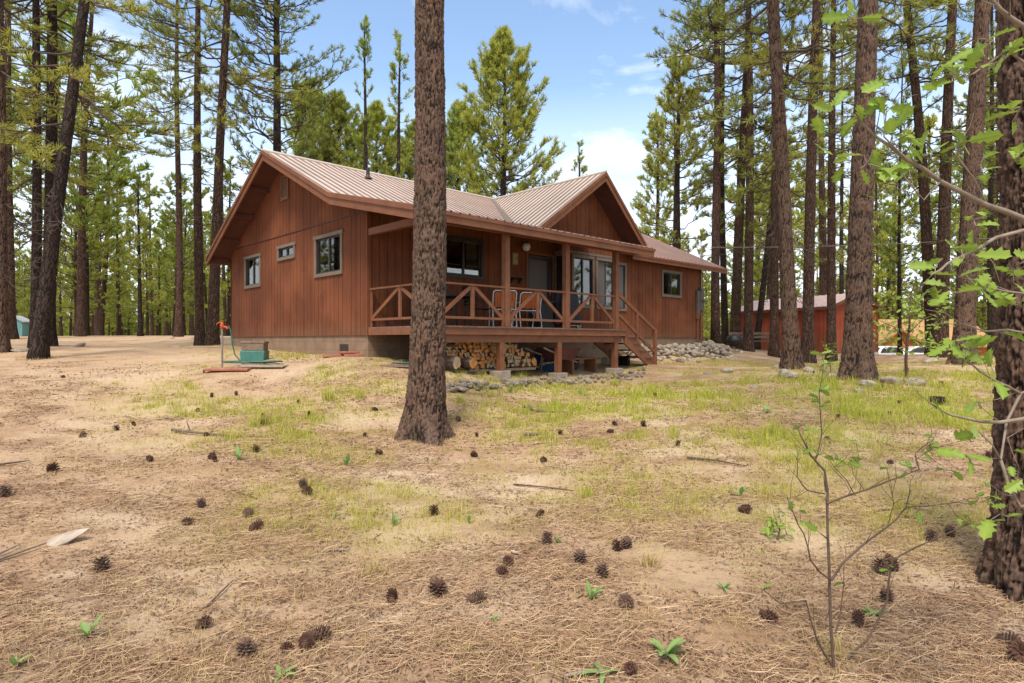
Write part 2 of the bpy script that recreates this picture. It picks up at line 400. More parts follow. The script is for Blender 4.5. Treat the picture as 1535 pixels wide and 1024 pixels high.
# ------------------------------------------------------------------ ground
C0 = np.array([-3.187, 13.72]); U = np.array([.724, .690]); U = U / np.linalg.norm(U); Vv = np.array([-U[1], U[0]])
HROT = math.atan2(U[1], U[0])
def H2(s, v): return C0 + U * s + Vv * v
def HP(s, v, z): p = H2(s, v); return Vector((p[0], p[1], z))
cp = []
def cpx(px, y, d): cp.append(((px - CX) / FPX * d, d, (CY - y) / FPX * d))
for a in [(767,1024,2.91),(0,1024,2.91),(1535,1024,2.91),(635,657,8.8),(1285,568,13),(1187,553,16),(1442,546,16.6),(58,534,15),(300,521,25),(72,517,20),
          (200,503,45),(285,503,40),(325,510,26),(1160,527,26),(1070,522,27),(1245,530,26),(1397,531,24),(1410,541,29),(1330,536,28),(1250,545,24),(333,553,13),(360,556,12.4),
          (520,535,13.6),(610,550,12.4),(675,586,11.1),(1000,547,18.6),(1100,537,22),(1000,600,10.6),(1300,622,9.3),(1450,605,10.4),(100,640,8.6),(300,602,10.5),
          (450,572,12),(1510,880,3.95),(760,582,12.2),(860,578,13.6),(960,563,15.6),(0,520,22),(0,505,45),(820,640,9.2),(500,660,8.2)]: cpx(*a)
for s, v, z in [(0,.1,-.36),(0,8.34,-.13),(1.9,-2.3,-.76),(3.8,-2.3,-.86),(5.8,-2.3,-.84),(7.5,-2.3,-.60),(10,-.1,-.42),(14.4,-.1,-.25),(3,0,-.6),(0,-2.3,-.60),(6,4,-.4),(14,8,-.1)]:
    p = H2(s, v); cp.append((p[0], p[1], z))
for a in [(25,42,-1.75),(31,42,-1.75),(20,44,-1.6),(0,-10,-1.75),(-25,-10,-1.6),(25,-10,-1.8),(-60,10,-.6),(60,10,-1.6),(-60,60,.5),(0,70,-.1),(60,60,-1.8),(-100,150,-2),(0,150,-2),(100,150,-3),(-150,0,-1),(150,0,-2),(0,-100,-2)]: cp.append(a)
cp = np.array(cp)
def _phi(r): return np.sqrt(r * r + 1.0)
_D = np.linalg.norm(cp[:, None, :2] - cp[None, :, :2], axis=2)
_n = len(cp); _A = np.zeros((_n + 3, _n + 3)); _A[:_n, :_n] = _phi(_D) - np.eye(_n) * .12
_A[:_n, _n] = 1; _A[:_n, _n+1:] = cp[:, :2]; _A[_n:, :_n] = _A[:_n, _n:].T
_w = np.linalg.solve(_A, np.concatenate([cp[:, 2], [0, 0, 0]]))
def ground_z(x, y):
    x = np.atleast_1d(np.asarray(x, float)); y = np.atleast_1d(np.asarray(y, float)); sh = x.shape
    x, y = x.ravel(), y.ravel(); out = np.empty(len(x))
    for i in range(0, len(x), 20000):
        xs, ys = x[i:i+20000], y[i:i+20000]
        r = np.sqrt((xs[:, None] - cp[None, :, 0]) ** 2 + (ys[:, None] - cp[None, :, 1]) ** 2)
        out[i:i+20000] = _phi(r) @ _w[:_n] + _w[_n] + xs * _w[_n+1] + ys * _w[_n+2]
    near = np.exp(-np.hypot(x, y) / 14.0)
    out += (fbm(x * 1.3, y * 1.3, 3) - .47) * .065 * (.35 + near) + (fbm(x * 7, y * 7, 9, 3) - .43) * .035 * near
    return np.clip(out, -6, 3).reshape(sh)
def gz(x, y): return float(ground_z(x, y)[0])
def GP(px, y, dmax=80.):
    """world point where the ray through a photo pixel meets the ground"""
    ds = np.geomspace(1.5, dmax, 700); z = ground_z((px - CX) / FPX * ds, ds); ray = (CY - y) / FPX * ds
    k = np.argmax(ray < z) if np.any(ray < z) else len(ds) - 1
    d = ds[k]; x = (px - CX) / FPX * d; return Vector((x, d, gz(x, d)))
def grass_amount(x, y):
    """0..1: where grass grows (the bright band in front of the porch and patches on the left)"""
    x = np.asarray(x, float); y = np.asarray(y, float)
    t = np.where(y > .3, x / np.maximum(y, .3), 9)
    band = sstep(-.25, .10, t) * sstep(6.0, 8.2, y + (fbm(x*.8, y*.8, 21) - .5) * 3) * (1 - sstep(11.5, 14.5, y - np.clip(x - 2, 0, 9) * .25))
    left = .7 * sstep(-.75, -.5, t) * (1 - sstep(-.22, -.1, t)) * sstep(6.8, 8.8, y) * (1 - sstep(11, 12.5, y))
    wide = .44 * sstep(3.6, 5.5, y) * (1 - sstep(18, 26, y)) * sstep(-.7, -.3, t)
    rt = .42 * sstep(.3, .45, t) * sstep(7, 9, y) * (1 - sstep(17, 24, y))
    n = fbm(x * .9, y * .9, 31); n2 = fbm(x * 2.6, y * 2.6, 37)
    a = np.maximum.reduce([band * .88, left, wide, rt])
    return np.clip(a * (sstep(.33, .58, n) * .75 + sstep(.4, .6, n2) * .45), 0, 1)

BARE = []
for px, y, r in ((640, 795, .55), (1090, 880, .45), (330, 930, .5), (600, 965, .55), (790, 910, .4), (980, 830, .5), (450, 860, .5), (60, 690, 1.2), (560, 735, .7), (230, 800, .5), (1200, 810, .4), (900, 720, .7)):
    p = GP(px, y); BARE.append((p.x, p.y, r))
def bare_amount(x, y):
    """0..1: wheel track on the left and patches of open sand"""
    x = np.asarray(x, float); y = np.asarray(y, float); t = np.where(y > .3, x / np.maximum(y, .3), 9); w_ = (fbm(x * .7, y * .7, 81) - .47) * .9
    a = .95 * sstep(.30, .06, np.abs(t + .60 + w_ * .25 - .012 * (y - 12))) * sstep(6.2, 8.5, y) + .8 * sstep(9, 13, y) * sstep(-.12, -.3, t) * sstep(-.95, -.75, t)
    for bx, by, r in BARE: a = np.maximum(a, .95 * np.exp(-(((x - bx) / (r * 1.1)) ** 2 + ((y - by) / (r * .8)) ** 2) * 1.3))
    return np.clip(a * sstep(.34, .54, fbm(x * 2.4, y * 3.0, 83) + .04), 0, 1)
nx, ny = 420, 460
uu = np.linspace(-1, 1, nx); gx = 170 * np.sinh(5.6 * uu) / math.sinh(5.6)
vv_ = np.linspace(-.55, 1, ny); gy = 190 * np.sinh(5.6 * vv_) / math.sinh(5.6) + 3.0
GX, GY = np.meshgrid(gx, gy); GZ = ground_z(GX, GY)
GV = np.stack([GX.ravel(), GY.ravel(), GZ.ravel()], 1)
ii = (np.arange(ny - 1)[:, None] * nx + np.arange(nx - 1)[None, :]).ravel()
GF = np.stack([ii, ii + 1, ii + nx + 1, ii + nx], 1)
def ground_mat():
    m, n, b = newmat('sandy_forest_floor'); b.inputs['Roughness'].default_value = .97; b.inputs['Specular IOR Level'].default_value = .1
    v = ocoord(n); a = nd(n, 'Attribute'); a.attribute_name = 'grass'
    n1 = noise(n, v, .55, 5, .6); n2 = noise(n, v, 2.3, 7, .65); n3 = noise(n, v, 19, 6, .7); n4 = noise(n, v, 70, 4, .7)
    base = mixc(n, mrange(n, n2, .36, .64), (.465,.305,.19), (.315,.19,.11))         # sand / needle-stained soil
    base = mixc(n, mrange(n, n1, .47, .62, 0, .75), base, (.57,.43,.30))              # pale bare sand
    nb = noise(n, ocoord(n, (1.0, 1.35, 1)), 1.05, 6, .62)
    base = mixc(n, mrange(n, nb, .50, .63, 0, .72), base, (.21,.12,.068))              # duff
    base = mixc(n, mrange(n, n3, .53, .68, 0, .8), base, (.10,.058,.036))             # dark crumbs
    base = mixc(n, mrange(n, n4, .58, .75, 0, .6), base, (.60,.45,.28))               # straw flecks
    ba = nd(n, 'Attribute'); ba.attribute_name = 'bare'; bm_ = nd(n, 'Math', operation='MULTIPLY'); n.links.new(ba.outputs['Fac'], bm_.inputs[0]); n.links.new(mrange(n, n3, .3, .62, .85, .35), bm_.inputs[1])
    base = mixc(n, bm_.outputs[0], base, mixc(n, mrange(n, n4, .4, .65), (.54,.385,.255), (.43,.29,.185)))                              # open sand
    gcol = mixc(n, mrange(n, n3, .35, .65), (.36,.33,.07), (.44,.38,.14))
    ga = nd(n, 'Math', operation='MULTIPLY'); n.links.new(a.outputs['Fac'], ga.inputs[0]); n.links.new(mrange(n, n3, .25, .6, .35, 1), ga.inputs[1])
    base = mixc(n, ga.outputs[0], base, gcol)
    n.links.new(base, b.inputs['Base Color'])
    h = nd(n, 'Math', operation='MULTIPLY_ADD'); n.links.new(n4, h.inputs[0]); h.inputs[1].default_value = .35; n.links.new(n3, h.inputs[2])
    bump(n, b, h.outputs[0], .035)
    return m
M['ground'] = ground_mat()
g = npmesh('ground', GV, [GF], M['ground'], attr={'grass': .8 * grass_amount(GX, GY).ravel(), 'bare': bare_amount(GX, GY).ravel()}, smooth=True)
tag(g, 'sandy forest floor strewn with needles and thin grass', 'ground', kind='structure')

# ------------------------------------------------------------------ the red house (local x = along the front, y = towards the back, z from the camera's height)
house = thing('house', 'red stained wooden house with metal roof and railed porch among the pines', 'house', (C0[0], C0[1], 0), HROT)
GAB = lambda a, o, z: (-o, a, z)                      # gable wall: faces -x
def FRO(v0): return lambda a, o, z: (a, v0 - o, z)    # front walls: face -y
def mbox(mb, mapf, a0, a1, o0, o1, z0, z1, m=0):
    p, q = mapf(a0, o0, z0), mapf(a1, o1, z1)
    return mb.box([min(p[k], q[k]) for k in range(3)], [max(p[k], q[k]) for k in range(3)], m)
def holed_wall(mb, mapf, a0, a1, z0, z1, holes, th=.12):
    xs = sorted({a0, a1, *[h[0] for h in holes], *[h[1] for h in holes]}); zs = sorted({z0, z1, *[h[2] for h in holes], *[h[3] for h in holes]})
    for i in range(len(xs) - 1):
        run = None
        for j in range(len(zs) - 1):
            cx, cz = (xs[i] + xs[i+1]) / 2, (zs[j] + zs[j+1]) / 2
            if not any(h[0] < cx < h[1] and h[2] < cz < h[3] for h in holes): run = (run[0] if run else zs[j], zs[j+1])
            else:
                if run: mbox(mb, mapf, xs[i], xs[i+1], 0, -th, run[0], run[1])
                run = None
        if run: mbox(mb, mapf, xs[i], xs[i+1], 0, -th, run[0], run[1])
def window(mapf, a0, a1, z0, z1, trim='taupe', mull=1, curtain=(0, 1), label=None, screen=None, ear=.04):
    """outer size includes a 9 cm trim; returns the hole"""
    t = .085; w = MB()
    mbox(w, mapf, a0 - ear, a1 + ear, .002, .045, z1 - t, z1); mbox(w, mapf, a0, a1, .002, .04, z0, z0 + t)
    mbox(w, mapf, a0, a0 + t, .002, .035, z0 + t, z1 - t); mbox(w, mapf, a1 - t, a1, .002, .035, z0 + t, z1 - t)
    o = w.build('window', M[trim], house, bevel=.004)
    if label: o['label'] = label
    s = MB(); b0, b1, y0, y1 = a0 + t, a1 - t, z0 + t, z1 - t; k = .035
    mbox(s, mapf, b0, b1, -.06, -.01, y1 - k, y1); mbox(s, mapf, b0, b1, -.06, -.01, y0, y0 + k)
    mbox(s, mapf, b0, b0 + k, -.06, -.01, y0 + k, y1 - k); mbox(s, mapf, b1 - k, b1, -.06, -.01, y0 + k, y1 - k)
    for i in range(mull):
        c = b0 + (b1 - b0) * (i + 1) / (mull + 1); mbox(s, mapf, c - .025, c + .025, -.055, -.005, y0 + k, y1 - k)
    s.build('frame', M['sash'], o)
    p = MB(); mbox(p, mapf, b0 + k * .5, b1 - k * .5, -.04, -.034, y0 + k * .5, y1 - k * .5); p.build('pane', M['glass'], o)
    if screen:
        p = MB(); mbox(p, mapf, b0 + (b1-b0)*screen[0] + k, b0 + (b1-b0)*screen[1] - .02, -.026, -.022, y0 + k, y1 - k); p.build('screen', M['screen'], o)
    if curtain:
        p = MB(); n = 26
        for side in curtain if isinstance(curtain, list) else [curtain]:
            f0, f1 = side; vs = []
            for i in range(n + 1):
                a = b0 + (b1 - b0) * (f0 + (f1 - f0) * i / n); dd = -.16 - .025 * math.sin(i * 1.9) - .01 * math.sin(i * 4.7)
                vs += [mapf(a, dd, y0 - .05), mapf(a, dd, y1 + .02)]
            p.add(vs, [(2*i, 2*i+2, 2*i+3, 2*i+1) for i in range(n)], smooth=True)
        p.build('curtain', M['curtain'], o)
    return (a0 + .03, a1 - .03, z0 + .03, z1 - .03)

FL, TOPZ, VR, ZR, DEP, LEN = .14, 2.88, 4.17, 5.0, 8.34, 14.4
KF, KB, KP = .475, .535, .242
def zroof(v): return ZR - KF * (VR - v) if v < VR else ZR - KB * (v - VR)
def zporch(v): return 3.26 - KP * (.51 - v)
# foundation
fb = MB(); fb.box((.03, .03, -1.3), (LEN - .03, DEP - .03, FL)); fb.box((.0, -.0, FL - .012), (LEN, DEP, FL + .03)) if False else None
fnd = fb.build('foundation', M['block'], house)
v_ = MB()
for a in (1.1,): mbox(v_, GAB, a - .2, a + .2, -.029, -.02, -.22, -.06)
v_.build('foundation_vent', M['darktrim'], fnd)
# gable wall with its windows
hg = [window(GAB, 5.90, 7.12, 1.59, 2.56, curtain=[(.5, 1.0)]), window(GAB, 3.63, 4.73, 2.20, 2.62, curtain=None), window(GAB, 1.10, 2.51, 1.58, 2.61, curtain=[(0, .42), (.62, 1)])]
wl = MB(); holed_wall(wl, GAB, 0, 7.97, FL, TOPZ, hg)
wl.prism([(7.97, FL), (DEP, FL), (DEP, 2.66), (7.97, TOPZ)], 0, 0, .12)
wl.prism([(0, TOPZ + .012), (7.95, TOPZ + .012), (VR, ZR - .07), (.51, 3.19), (0, 3.06)], 0, -.012, .11)
wall_g = wl.build('wall', M['siding'], house)
fl_ = MB(); mbox(fl_, GAB, 0, 7.95, -.02, .016, TOPZ - .004, TOPZ + .014); fl_.build('flashing', M['darktrim'], wall_g)
cb = MB(); mbox(cb, GAB, -.02, .07, .002, .022, FL, TOPZ - .006); cb.box((.0, -.024, FL), (.08, -.001, 2.9)); cb.build('corner_board', M['siding'], wall_g)
gv = MB()
mbox(gv, GAB, 3.99, 4.07, .012, .05, 3.81, 4.49); mbox(gv, GAB, 4.39, 4.47, .012, .05, 3.81, 4.49); mbox(gv, GAB, 4.07, 4.39, .012, .05, 4.41, 4.49); mbox(gv, GAB, 4.07, 4.39, .012, .05, 3.81, 3.89)
gvo = gv.build('gable_vent', M['trim'], house)
lv = MB()
for i in range(10):
    z = 3.90 + i * .051; lv.add([GAB(4.07, .042, z), GAB(4.39, .042, z), GAB(4.39, .016, z + .045), GAB(4.07, .016, z + .045), GAB(4.07, .036, z - .006), GAB(4.39, .036, z - .006), GAB(4.39, .01, z + .039), GAB(4.07, .01, z + .039)],
           [(0,1,2,3), (4,7,6,5), (0,4,5,1)])
lv.build('louvre', M['taupe'], gvo)
# front wall
F0, FB = FRO(0.0), FRO(-.44)
hf = [window(F0, 2.09, 3.38, 1.58, 2.62, trim='darktrim', curtain=[(.68, 1)], ear=.0), (4.99, 5.99, .31, 2.42), window(F0, 8.75, 9.55, .98, 2.55, curtain=None, mull=0, screen=(0, 1), ear=0),
      window(F0, 11.62, 12.88, 1.57, 2.52, curtain=[(.5, 1)])]
wl = MB(); holed_wall(wl, F0, .12, LEN, FL, 2.86, hf); wl.box((LEN - .12, .12, FL), (LEN, DEP - .12, 2.6)); wl.box((0, DEP - .12, FL), (LEN, DEP, 2.6))
wl.prism([(.12, 2.86), (6.9, 2.86), (6.9, 3.05), (.12, 3.05)], 1, 0, .12) if False else mbox(wl, F0, .12, 4.8, 0, -.12, 2.86, 3.03)
wall_f = wl.build('wall', M['siding'], house)
wg = MB(); wg.prism([(4.70, 2.86), (9.45, 2.86), (9.45, 3.07), (7.5, 4.90), (4.70, 2.96)], 1, -.03, .10); wg.build('wall', M['siding'], house)
cb = MB(); cb.box((LEN - .07, -.022, FL), (LEN + .002, .0, 2.66)); cb.build('corner_board', M['siding'], wall_f)
# bay with tall windows
hb = [window(FB, 6.33, 7.34, .97, 2.51, curtain=None, mull=1, screen=None, ear=0), window(FB, 7.42, 8.40, .97, 2.51, curtain=None, mull=1, screen=(0, .55), ear=0)]
wl = MB(); holed_wall(wl, FB, 6.10, 8.45, FL, 2.80, hb, .08); wl.box((8.37, -.36, FL), (8.45, 0, 2.80)); wl.box((6.101, -.36, 2.73), (8.37, -.002, 2.80)); wl.box((6.101, -.36, FL), (8.37, -.002, .22))
wl.box((6.10, -.36, FL), (6.18, -.001, .97)); wl.box((6.10, -.36, 2.51), (6.18, -.001, 2.73)); bay = wl.build('bay', M['siding'], house)
sw = MB(); sw.box((6.07, -.44, 2.45), (6.10, -.03, 2.53)); sw.box((6.07, -.44, .93), (6.10, -.03, 1.0)); sw.box((6.07, -.40, 1.0), (6.10, -.36, 2.45)); sw.box((6.07, -.07, 1.0), (6.10, -.03, 2.45))
sw = sw.build('window', M['taupe'], bay); g2 = MB(); g2.box((6.12, -.40, .98), (6.126, -.03, 2.5)); g2.build('pane', M['glass'], sw)
hd = MB(); hd.box((6.06, -.475, 2.53), (8.48, -.442, 2.60)); hd.box((6.05, -.47, 2.53), (6.098, -.0, 2.60)); hd.build('head_trim', M['taupe'], bay)
# door
dr = MB(); dr.box((4.99, .02, .33), (5.99, .06, 2.40)); door = dr.build('door', M['screen'], house)
dd = MB(); dd.box((4.93, -.03, .316), (5.0, -.001, 2.42)); dd.box((5.98, -.03, .316), (6.05, -.001, 2.42)); dd.box((4.93, -.032, 2.42), (6.05, -.001, 2.49)); dd.build('frame', M['trim'], door)
dd = MB(); dd.box((5.0, .0, .33), (5.05, .019, 2.38)); dd.box((5.80, .0, .33), (5.97, .019, 2.38)); dd.box((5.05, .0, 2.28), (5.80, .019, 2.38)); dd.box((5.05, .0, .33), (5.80, .019, .60)); dd.build('screen_frame', M['darktrim'], door)
dd = MB(); dd.tube([(5.86, .0, 1.32), (5.86, -.05, 1.32), (5.86, -.05, 1.46), (5.86, 0, 1.46)], .01, 6); dd.build('handle', M['chrome'], door)
# interior
inn = MB(); inn.box((.13, .13, .16), (LEN - .13, DEP - .13, .22)); inn.box((.13, .13, 2.70), (LEN - .13, 7.6, 2.74)); inn.box((.13, 3.4, .22), (LEN - .13, 3.5, 2.70)); inn.box((4.2, .13, .22), (4.3, 3.4, 2.70)); inn.box((10, .13, .22), (10.1, 3.4, 2.70))
inn.build('interior', M['interior'], house)
lb = MB(); lb.lathe([(.001,-.07),(.05,-.055),(.075,0),(.05,.055),(.001,.07)], (11.98, .55, 2.36), 14); lb.tube([(11.98,.55,2.43),(11.98,.55,2.71)], .01, 6, cap=False); lb.build('ceiling_lamp', M['bulb'], house)

# roof sheets with raised ribs
def ribsheet(mb, A, B, D, pitch=.23, m=0, rib=.026):
    A, B, D = Vector(A), Vector(B), Vector(D); ab = B - A; Ln = ab.length; e = ab / Ln; n = e.cross(D).normalized()
    if n.z < 0: n = -n
    ts = [(0, 0)]; t = .04
    while t + .05 < Ln: ts += [(t, 0), (t + .014, rib), (t + .036, rib), (t + .05, 0)]; t += pitch
    ts.append((Ln, 0)); vs = []
    for t, h in ts:
        p = A + e * t + n * h; vs += [p, p + D]
    fl = [[], []]
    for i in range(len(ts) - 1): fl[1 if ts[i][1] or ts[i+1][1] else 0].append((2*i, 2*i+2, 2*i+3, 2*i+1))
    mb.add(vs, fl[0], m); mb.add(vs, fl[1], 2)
S0, S1 = -.65, 15.5
rf = MB()
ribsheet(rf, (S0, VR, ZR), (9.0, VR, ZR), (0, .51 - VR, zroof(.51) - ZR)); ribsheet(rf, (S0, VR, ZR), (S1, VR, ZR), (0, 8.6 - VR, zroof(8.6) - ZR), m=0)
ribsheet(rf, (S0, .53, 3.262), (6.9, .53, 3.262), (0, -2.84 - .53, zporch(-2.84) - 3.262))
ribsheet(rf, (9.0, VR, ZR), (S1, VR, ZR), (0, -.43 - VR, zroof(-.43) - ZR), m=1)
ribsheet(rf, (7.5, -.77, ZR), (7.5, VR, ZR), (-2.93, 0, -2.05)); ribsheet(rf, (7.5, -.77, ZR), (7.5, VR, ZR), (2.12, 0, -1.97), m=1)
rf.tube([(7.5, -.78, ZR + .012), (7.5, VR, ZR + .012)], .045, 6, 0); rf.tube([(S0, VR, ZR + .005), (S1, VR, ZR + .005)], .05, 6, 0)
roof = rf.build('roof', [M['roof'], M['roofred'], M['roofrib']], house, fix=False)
vf = MB(); va, vb = Vector((7.35, VR - .1, zroof(VR - .1) + .03)), Vector((4.98, .51, 3.29)); wv = Vector((-.16, 0, 0))
vf.add([va + wv * .4, va - wv * .2, vb - wv * .6, vb + wv * 1.6], [(0,1,2,3)]); vf.build('valley_flashing', M['taupe'], roof)
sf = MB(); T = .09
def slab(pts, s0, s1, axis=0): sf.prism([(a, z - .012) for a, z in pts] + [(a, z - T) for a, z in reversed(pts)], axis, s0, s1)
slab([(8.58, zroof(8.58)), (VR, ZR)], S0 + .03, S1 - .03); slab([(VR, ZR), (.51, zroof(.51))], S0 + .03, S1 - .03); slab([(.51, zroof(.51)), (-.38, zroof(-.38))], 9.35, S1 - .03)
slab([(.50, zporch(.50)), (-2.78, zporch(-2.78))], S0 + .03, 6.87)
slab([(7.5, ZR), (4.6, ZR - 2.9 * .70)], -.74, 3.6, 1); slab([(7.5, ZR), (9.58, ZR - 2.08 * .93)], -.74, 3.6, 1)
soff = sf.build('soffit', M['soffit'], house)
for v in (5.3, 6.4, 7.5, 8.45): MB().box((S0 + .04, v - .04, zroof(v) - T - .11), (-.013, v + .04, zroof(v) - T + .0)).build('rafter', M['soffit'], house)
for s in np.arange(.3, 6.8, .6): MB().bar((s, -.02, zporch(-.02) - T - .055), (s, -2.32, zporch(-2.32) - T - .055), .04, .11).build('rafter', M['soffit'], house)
# rake boards and fascias: a deep board and a narrow proud trim
rk = MB()
def rake(poly, s0, s1, h, axis=0):
    rk.prism(poly + [(a, z - h) for a, z in reversed(poly)], axis, s0, s1)
gpts = [(8.6, zroof(8.6)), (VR, ZR), (.51, 3.26), (-2.8, zporch(-2.8))]
for i in range(3):
    seg = [gpts[i], gpts[i+1]]; rake(seg, S0 + .0, S0 + .04, .25); rake([(a, z + .012) for a, z in seg], S0 - .03, S0 - .001, .10)
    rake([(a, z) for a, z in seg], S1 - .04, S1, .2) if i < 2 else rake(seg, 6.865, 6.90, .21)
rk.box((S0 + .04, 8.56, zroof(8.6) - .2), (S1 - .04, 8.6, zroof(8.6) - .005))
zf = zporch(-2.8); rk.box((S0 - .0, -2.83, zf - .215), (6.90, -2.795, zf - .015)); rk.box((S0 - .03, -2.855, zf - .085), (6.93, -2.831, zf - .018))
zw = zroof(-.4); rk.box((9.35, -.43, zw - .20), (S1, -.395, zw - .02)); rk.box((9.35, -.455, zw - .085), (S1 + .03, -.431, zw - .022))
for (sa, ka) in ((4.65, .70), (9.58, .93)):
    seg = [(7.5, ZR), (sa, ZR - abs(sa - 7.5) * ka)]; rake(seg, -.77, -.735, .27, 1); rake([(a, z + .01) for a, z in seg], -.795, -.771, .11, 1)
rk.build('fascia', M['trim'], house)
for (s, v, h) in ((1.9, 3.2, .30), (12.1, 1.7, .62)):
    vp = MB(); z = zroof(v); vp.tube([(s, v, z - .05), (s, v, z + h)], .05, 10); vp.lathe([(.13, 0), (.07, .05), (.055, .1)], (s, v, z + .0), 12); vp.build('vent_pipe', M['darktrim'], house)

# porch: deck, posts, rails, stair
DZ = .315
dk = MB(); s = .0
while s < 6.16: dk.box((s, -2.47, DZ - .035), (min(s + .138, 6.2), -.03, DZ)); s += .145
deck = dk.build('deck', M['deckwood'], house)
jo = MB(); jo.box((.0, -2.44, .14), (6.16, -2.40, DZ - .037)); jo.box((.0, -2.40, .14), (.04, -.03, DZ - .037)); jo.box((6.12, -2.40, .14), (6.16, -.03, DZ - .037))
for k in range(1, 10): jo.box((k * .62, -2.4, .15), (k * .62 + .04, -.03, DZ - .037))
jo.box((0.05, -2.36, -.02), (6.1, -2.27, .139)); jo.build('joists', M['rail'], deck)
PS = [.065, 1.94, 3.88, 5.80]
for i, s in enumerate(PS):
    p = MB(); p.box((s - .065, -2.40 - .06, DZ + .001), (s + .065, -2.40 + .07, 2.30)); p.build('porch_post', M['rail'], house, bevel=.006)
for s in (.065, 1.86, 3.70, 5.88):
    q = H2(s, -2.3); z0 = gz(q[0], q[1]); p = MB(); p.box((s - .065, -2.37, z0 + .12), (s + .065, -2.24, -.021)); po = p.build('deck_post', M['rail'], house, bevel=.006)
    p = MB(); p.box((s - .17, -2.46, z0 - .2), (s + .17, -2.14, z0 + .13)); p.build('footing', M['concrete'], po, bevel=.012)
hb_ = MB(); hb_.box((-.0, -2.47, 2.30), (6.6, -2.33, zporch(-2.4) - T - .005)); hb_.box((.0, -2.33, 2.34), (.12, -.02, 2.49)); hb_.build('header_beam', M['trim'], house)
def railing(p, q, post_in=.07):
    r = MB(); p, q = Vector(p), Vector(q); d = (q - p).normalized(); a, b = p + d * post_in, q - d * post_in; md = (a + b) / 2
    zt, zb = Vector((0,0,1.135)), Vector((0,0,.48))
    r.bar(a + zt + Vector((0,0,.018)), b + zt + Vector((0,0,.018)), .09, .036); r.bar(a + zb, b + zb, .04, .05)
    for e in (a, b): r.bar(e + Vector((0,0,DZ + .002)) + (md - e).normalized() * .02, e + zt + (md - e).normalized() * .02, .038, .06, up=(d.x, d.y, 0))
    r.bar(md + zb + Vector((0,0,.026)), md + zt, .04, .08, up=(d.x, d.y, 0))
    off = Vector((-d.y, d.x, 0)) * .002
    for e, sg in ((a, 1), (b, -1)): r.bar(e + d * sg * .05 + zb + Vector((0,0,.03)) + off, md - d * sg * .05 + zt - Vector((0,0,.02)) + off, .035, .075)
    return r.build('railing', M['rail'], house)
for i in range(3): railing((PS[i], -2.40, 0), (PS[i+1], -2.40, 0))
railing((.065, .03, 0), (.065, -2.40, 0))
# stair going down beside the porch's right end
st = MB(); q = H2(7.45, -2.3); zg = gz(q[0], q[1]) + .02; run0, run1 = 6.17, 7.50; nst = 5
for y0 in (-2.42, -1.44): st.prism([(run0, DZ - .02), (run0 + .12, DZ - .02), (run1 + .12, zg + .05), (run1 + .12, zg - .1), (run1 - .2, zg - .1), (run0, DZ - .38)], 1, y0, y0 + .05)
stair = st.build('stair', M['rail'], house)
for k in range(nst - 1):
    t = (k + 1) / nst; s = run0 + (run1 - run0) * t; z = DZ + (zg - DZ) * t
    tr = MB(); tr.box((s - .16, -2.45, z - .02), (s + .14, -1.36, z + .02)); tr.build('tread', M['deckwood'], stair)
hr = MB(); yr = -2.45
sl_ = (zg - DZ) / (run1 - run0)
nz_ = .93
hr.bar((5.88, yr, DZ + nz_ - .05), (7.52, yr, zg + nz_ - .01), .045, .09); hr.bar((5.88, yr, DZ + .36), (7.52, yr, zg + .30), .045, .085)
hr.bar((7.50, yr, zg - .1), (7.50, yr, zg + nz_ + .02), .09, .09); hr.bar((6.66, yr, DZ - .35), (6.66, yr, DZ + nz_ - .45), .07, .06)
hr.build('handrail', M['rail'], stair)

# porch lamp, wall print, electrical box and pipes (fixed to the house)
pl = MB(); pl.lathe([(.001, .0), (.07, .0), (.07, .03), (.05, .05)], (4.81, -.14, 2.68), 12); pl.tube([(4.81, -.0, 2.70), (4.81, -.14, 2.70)], .02, 6); plo = pl.build('porch_lamp', M['darktrim'], house)
pl = MB(); pl.lathe([(.04,.10),(.09,.07),(.115,0),(.09,-.08),(.05,-.11),(.001,-.115)], (4.81, -.14, 2.58), 16); pl.build('globe', M['globe'], plo)
mt = MB(); mt.box((LEN - .28, -.12, 1.18), (LEN - .06, -.001, 2.0)); mt.lathe([(.001,.0),(.08,.0),(.08,.05),(.06,.07),(.001,.08)], (LEN - .17, -.20, 1.5), 12); mt.box((LEN - .5, -.10, 1.0), (LEN - .3, -.001, 1.9)); meter = mt.build('meter_box', M['greybox'], house, bevel=.01)
pp = MB(); pp.tube([(LEN - .17, -.05, -.3), (LEN - .17, -.05, 1.18)], .035, 8); pp.tube([(LEN - .42, -.05, -.3), (LEN - .42, -.05, .9)], .03, 8); pp.box((LEN - .50, -.09, .85), (LEN - .34, -.01, 1.02)); pp.build('conduit', M['trim'], meter)
pp = MB(); pp.tube([(LEN - .17, -.06, 2.0), (LEN - .17, -.06, 3.55), (LEN - .12, -.10, 3.63), (LEN - .02, -.16, 3.58)], .03, 8); pp.build('service_mast', M['galv'], meter)

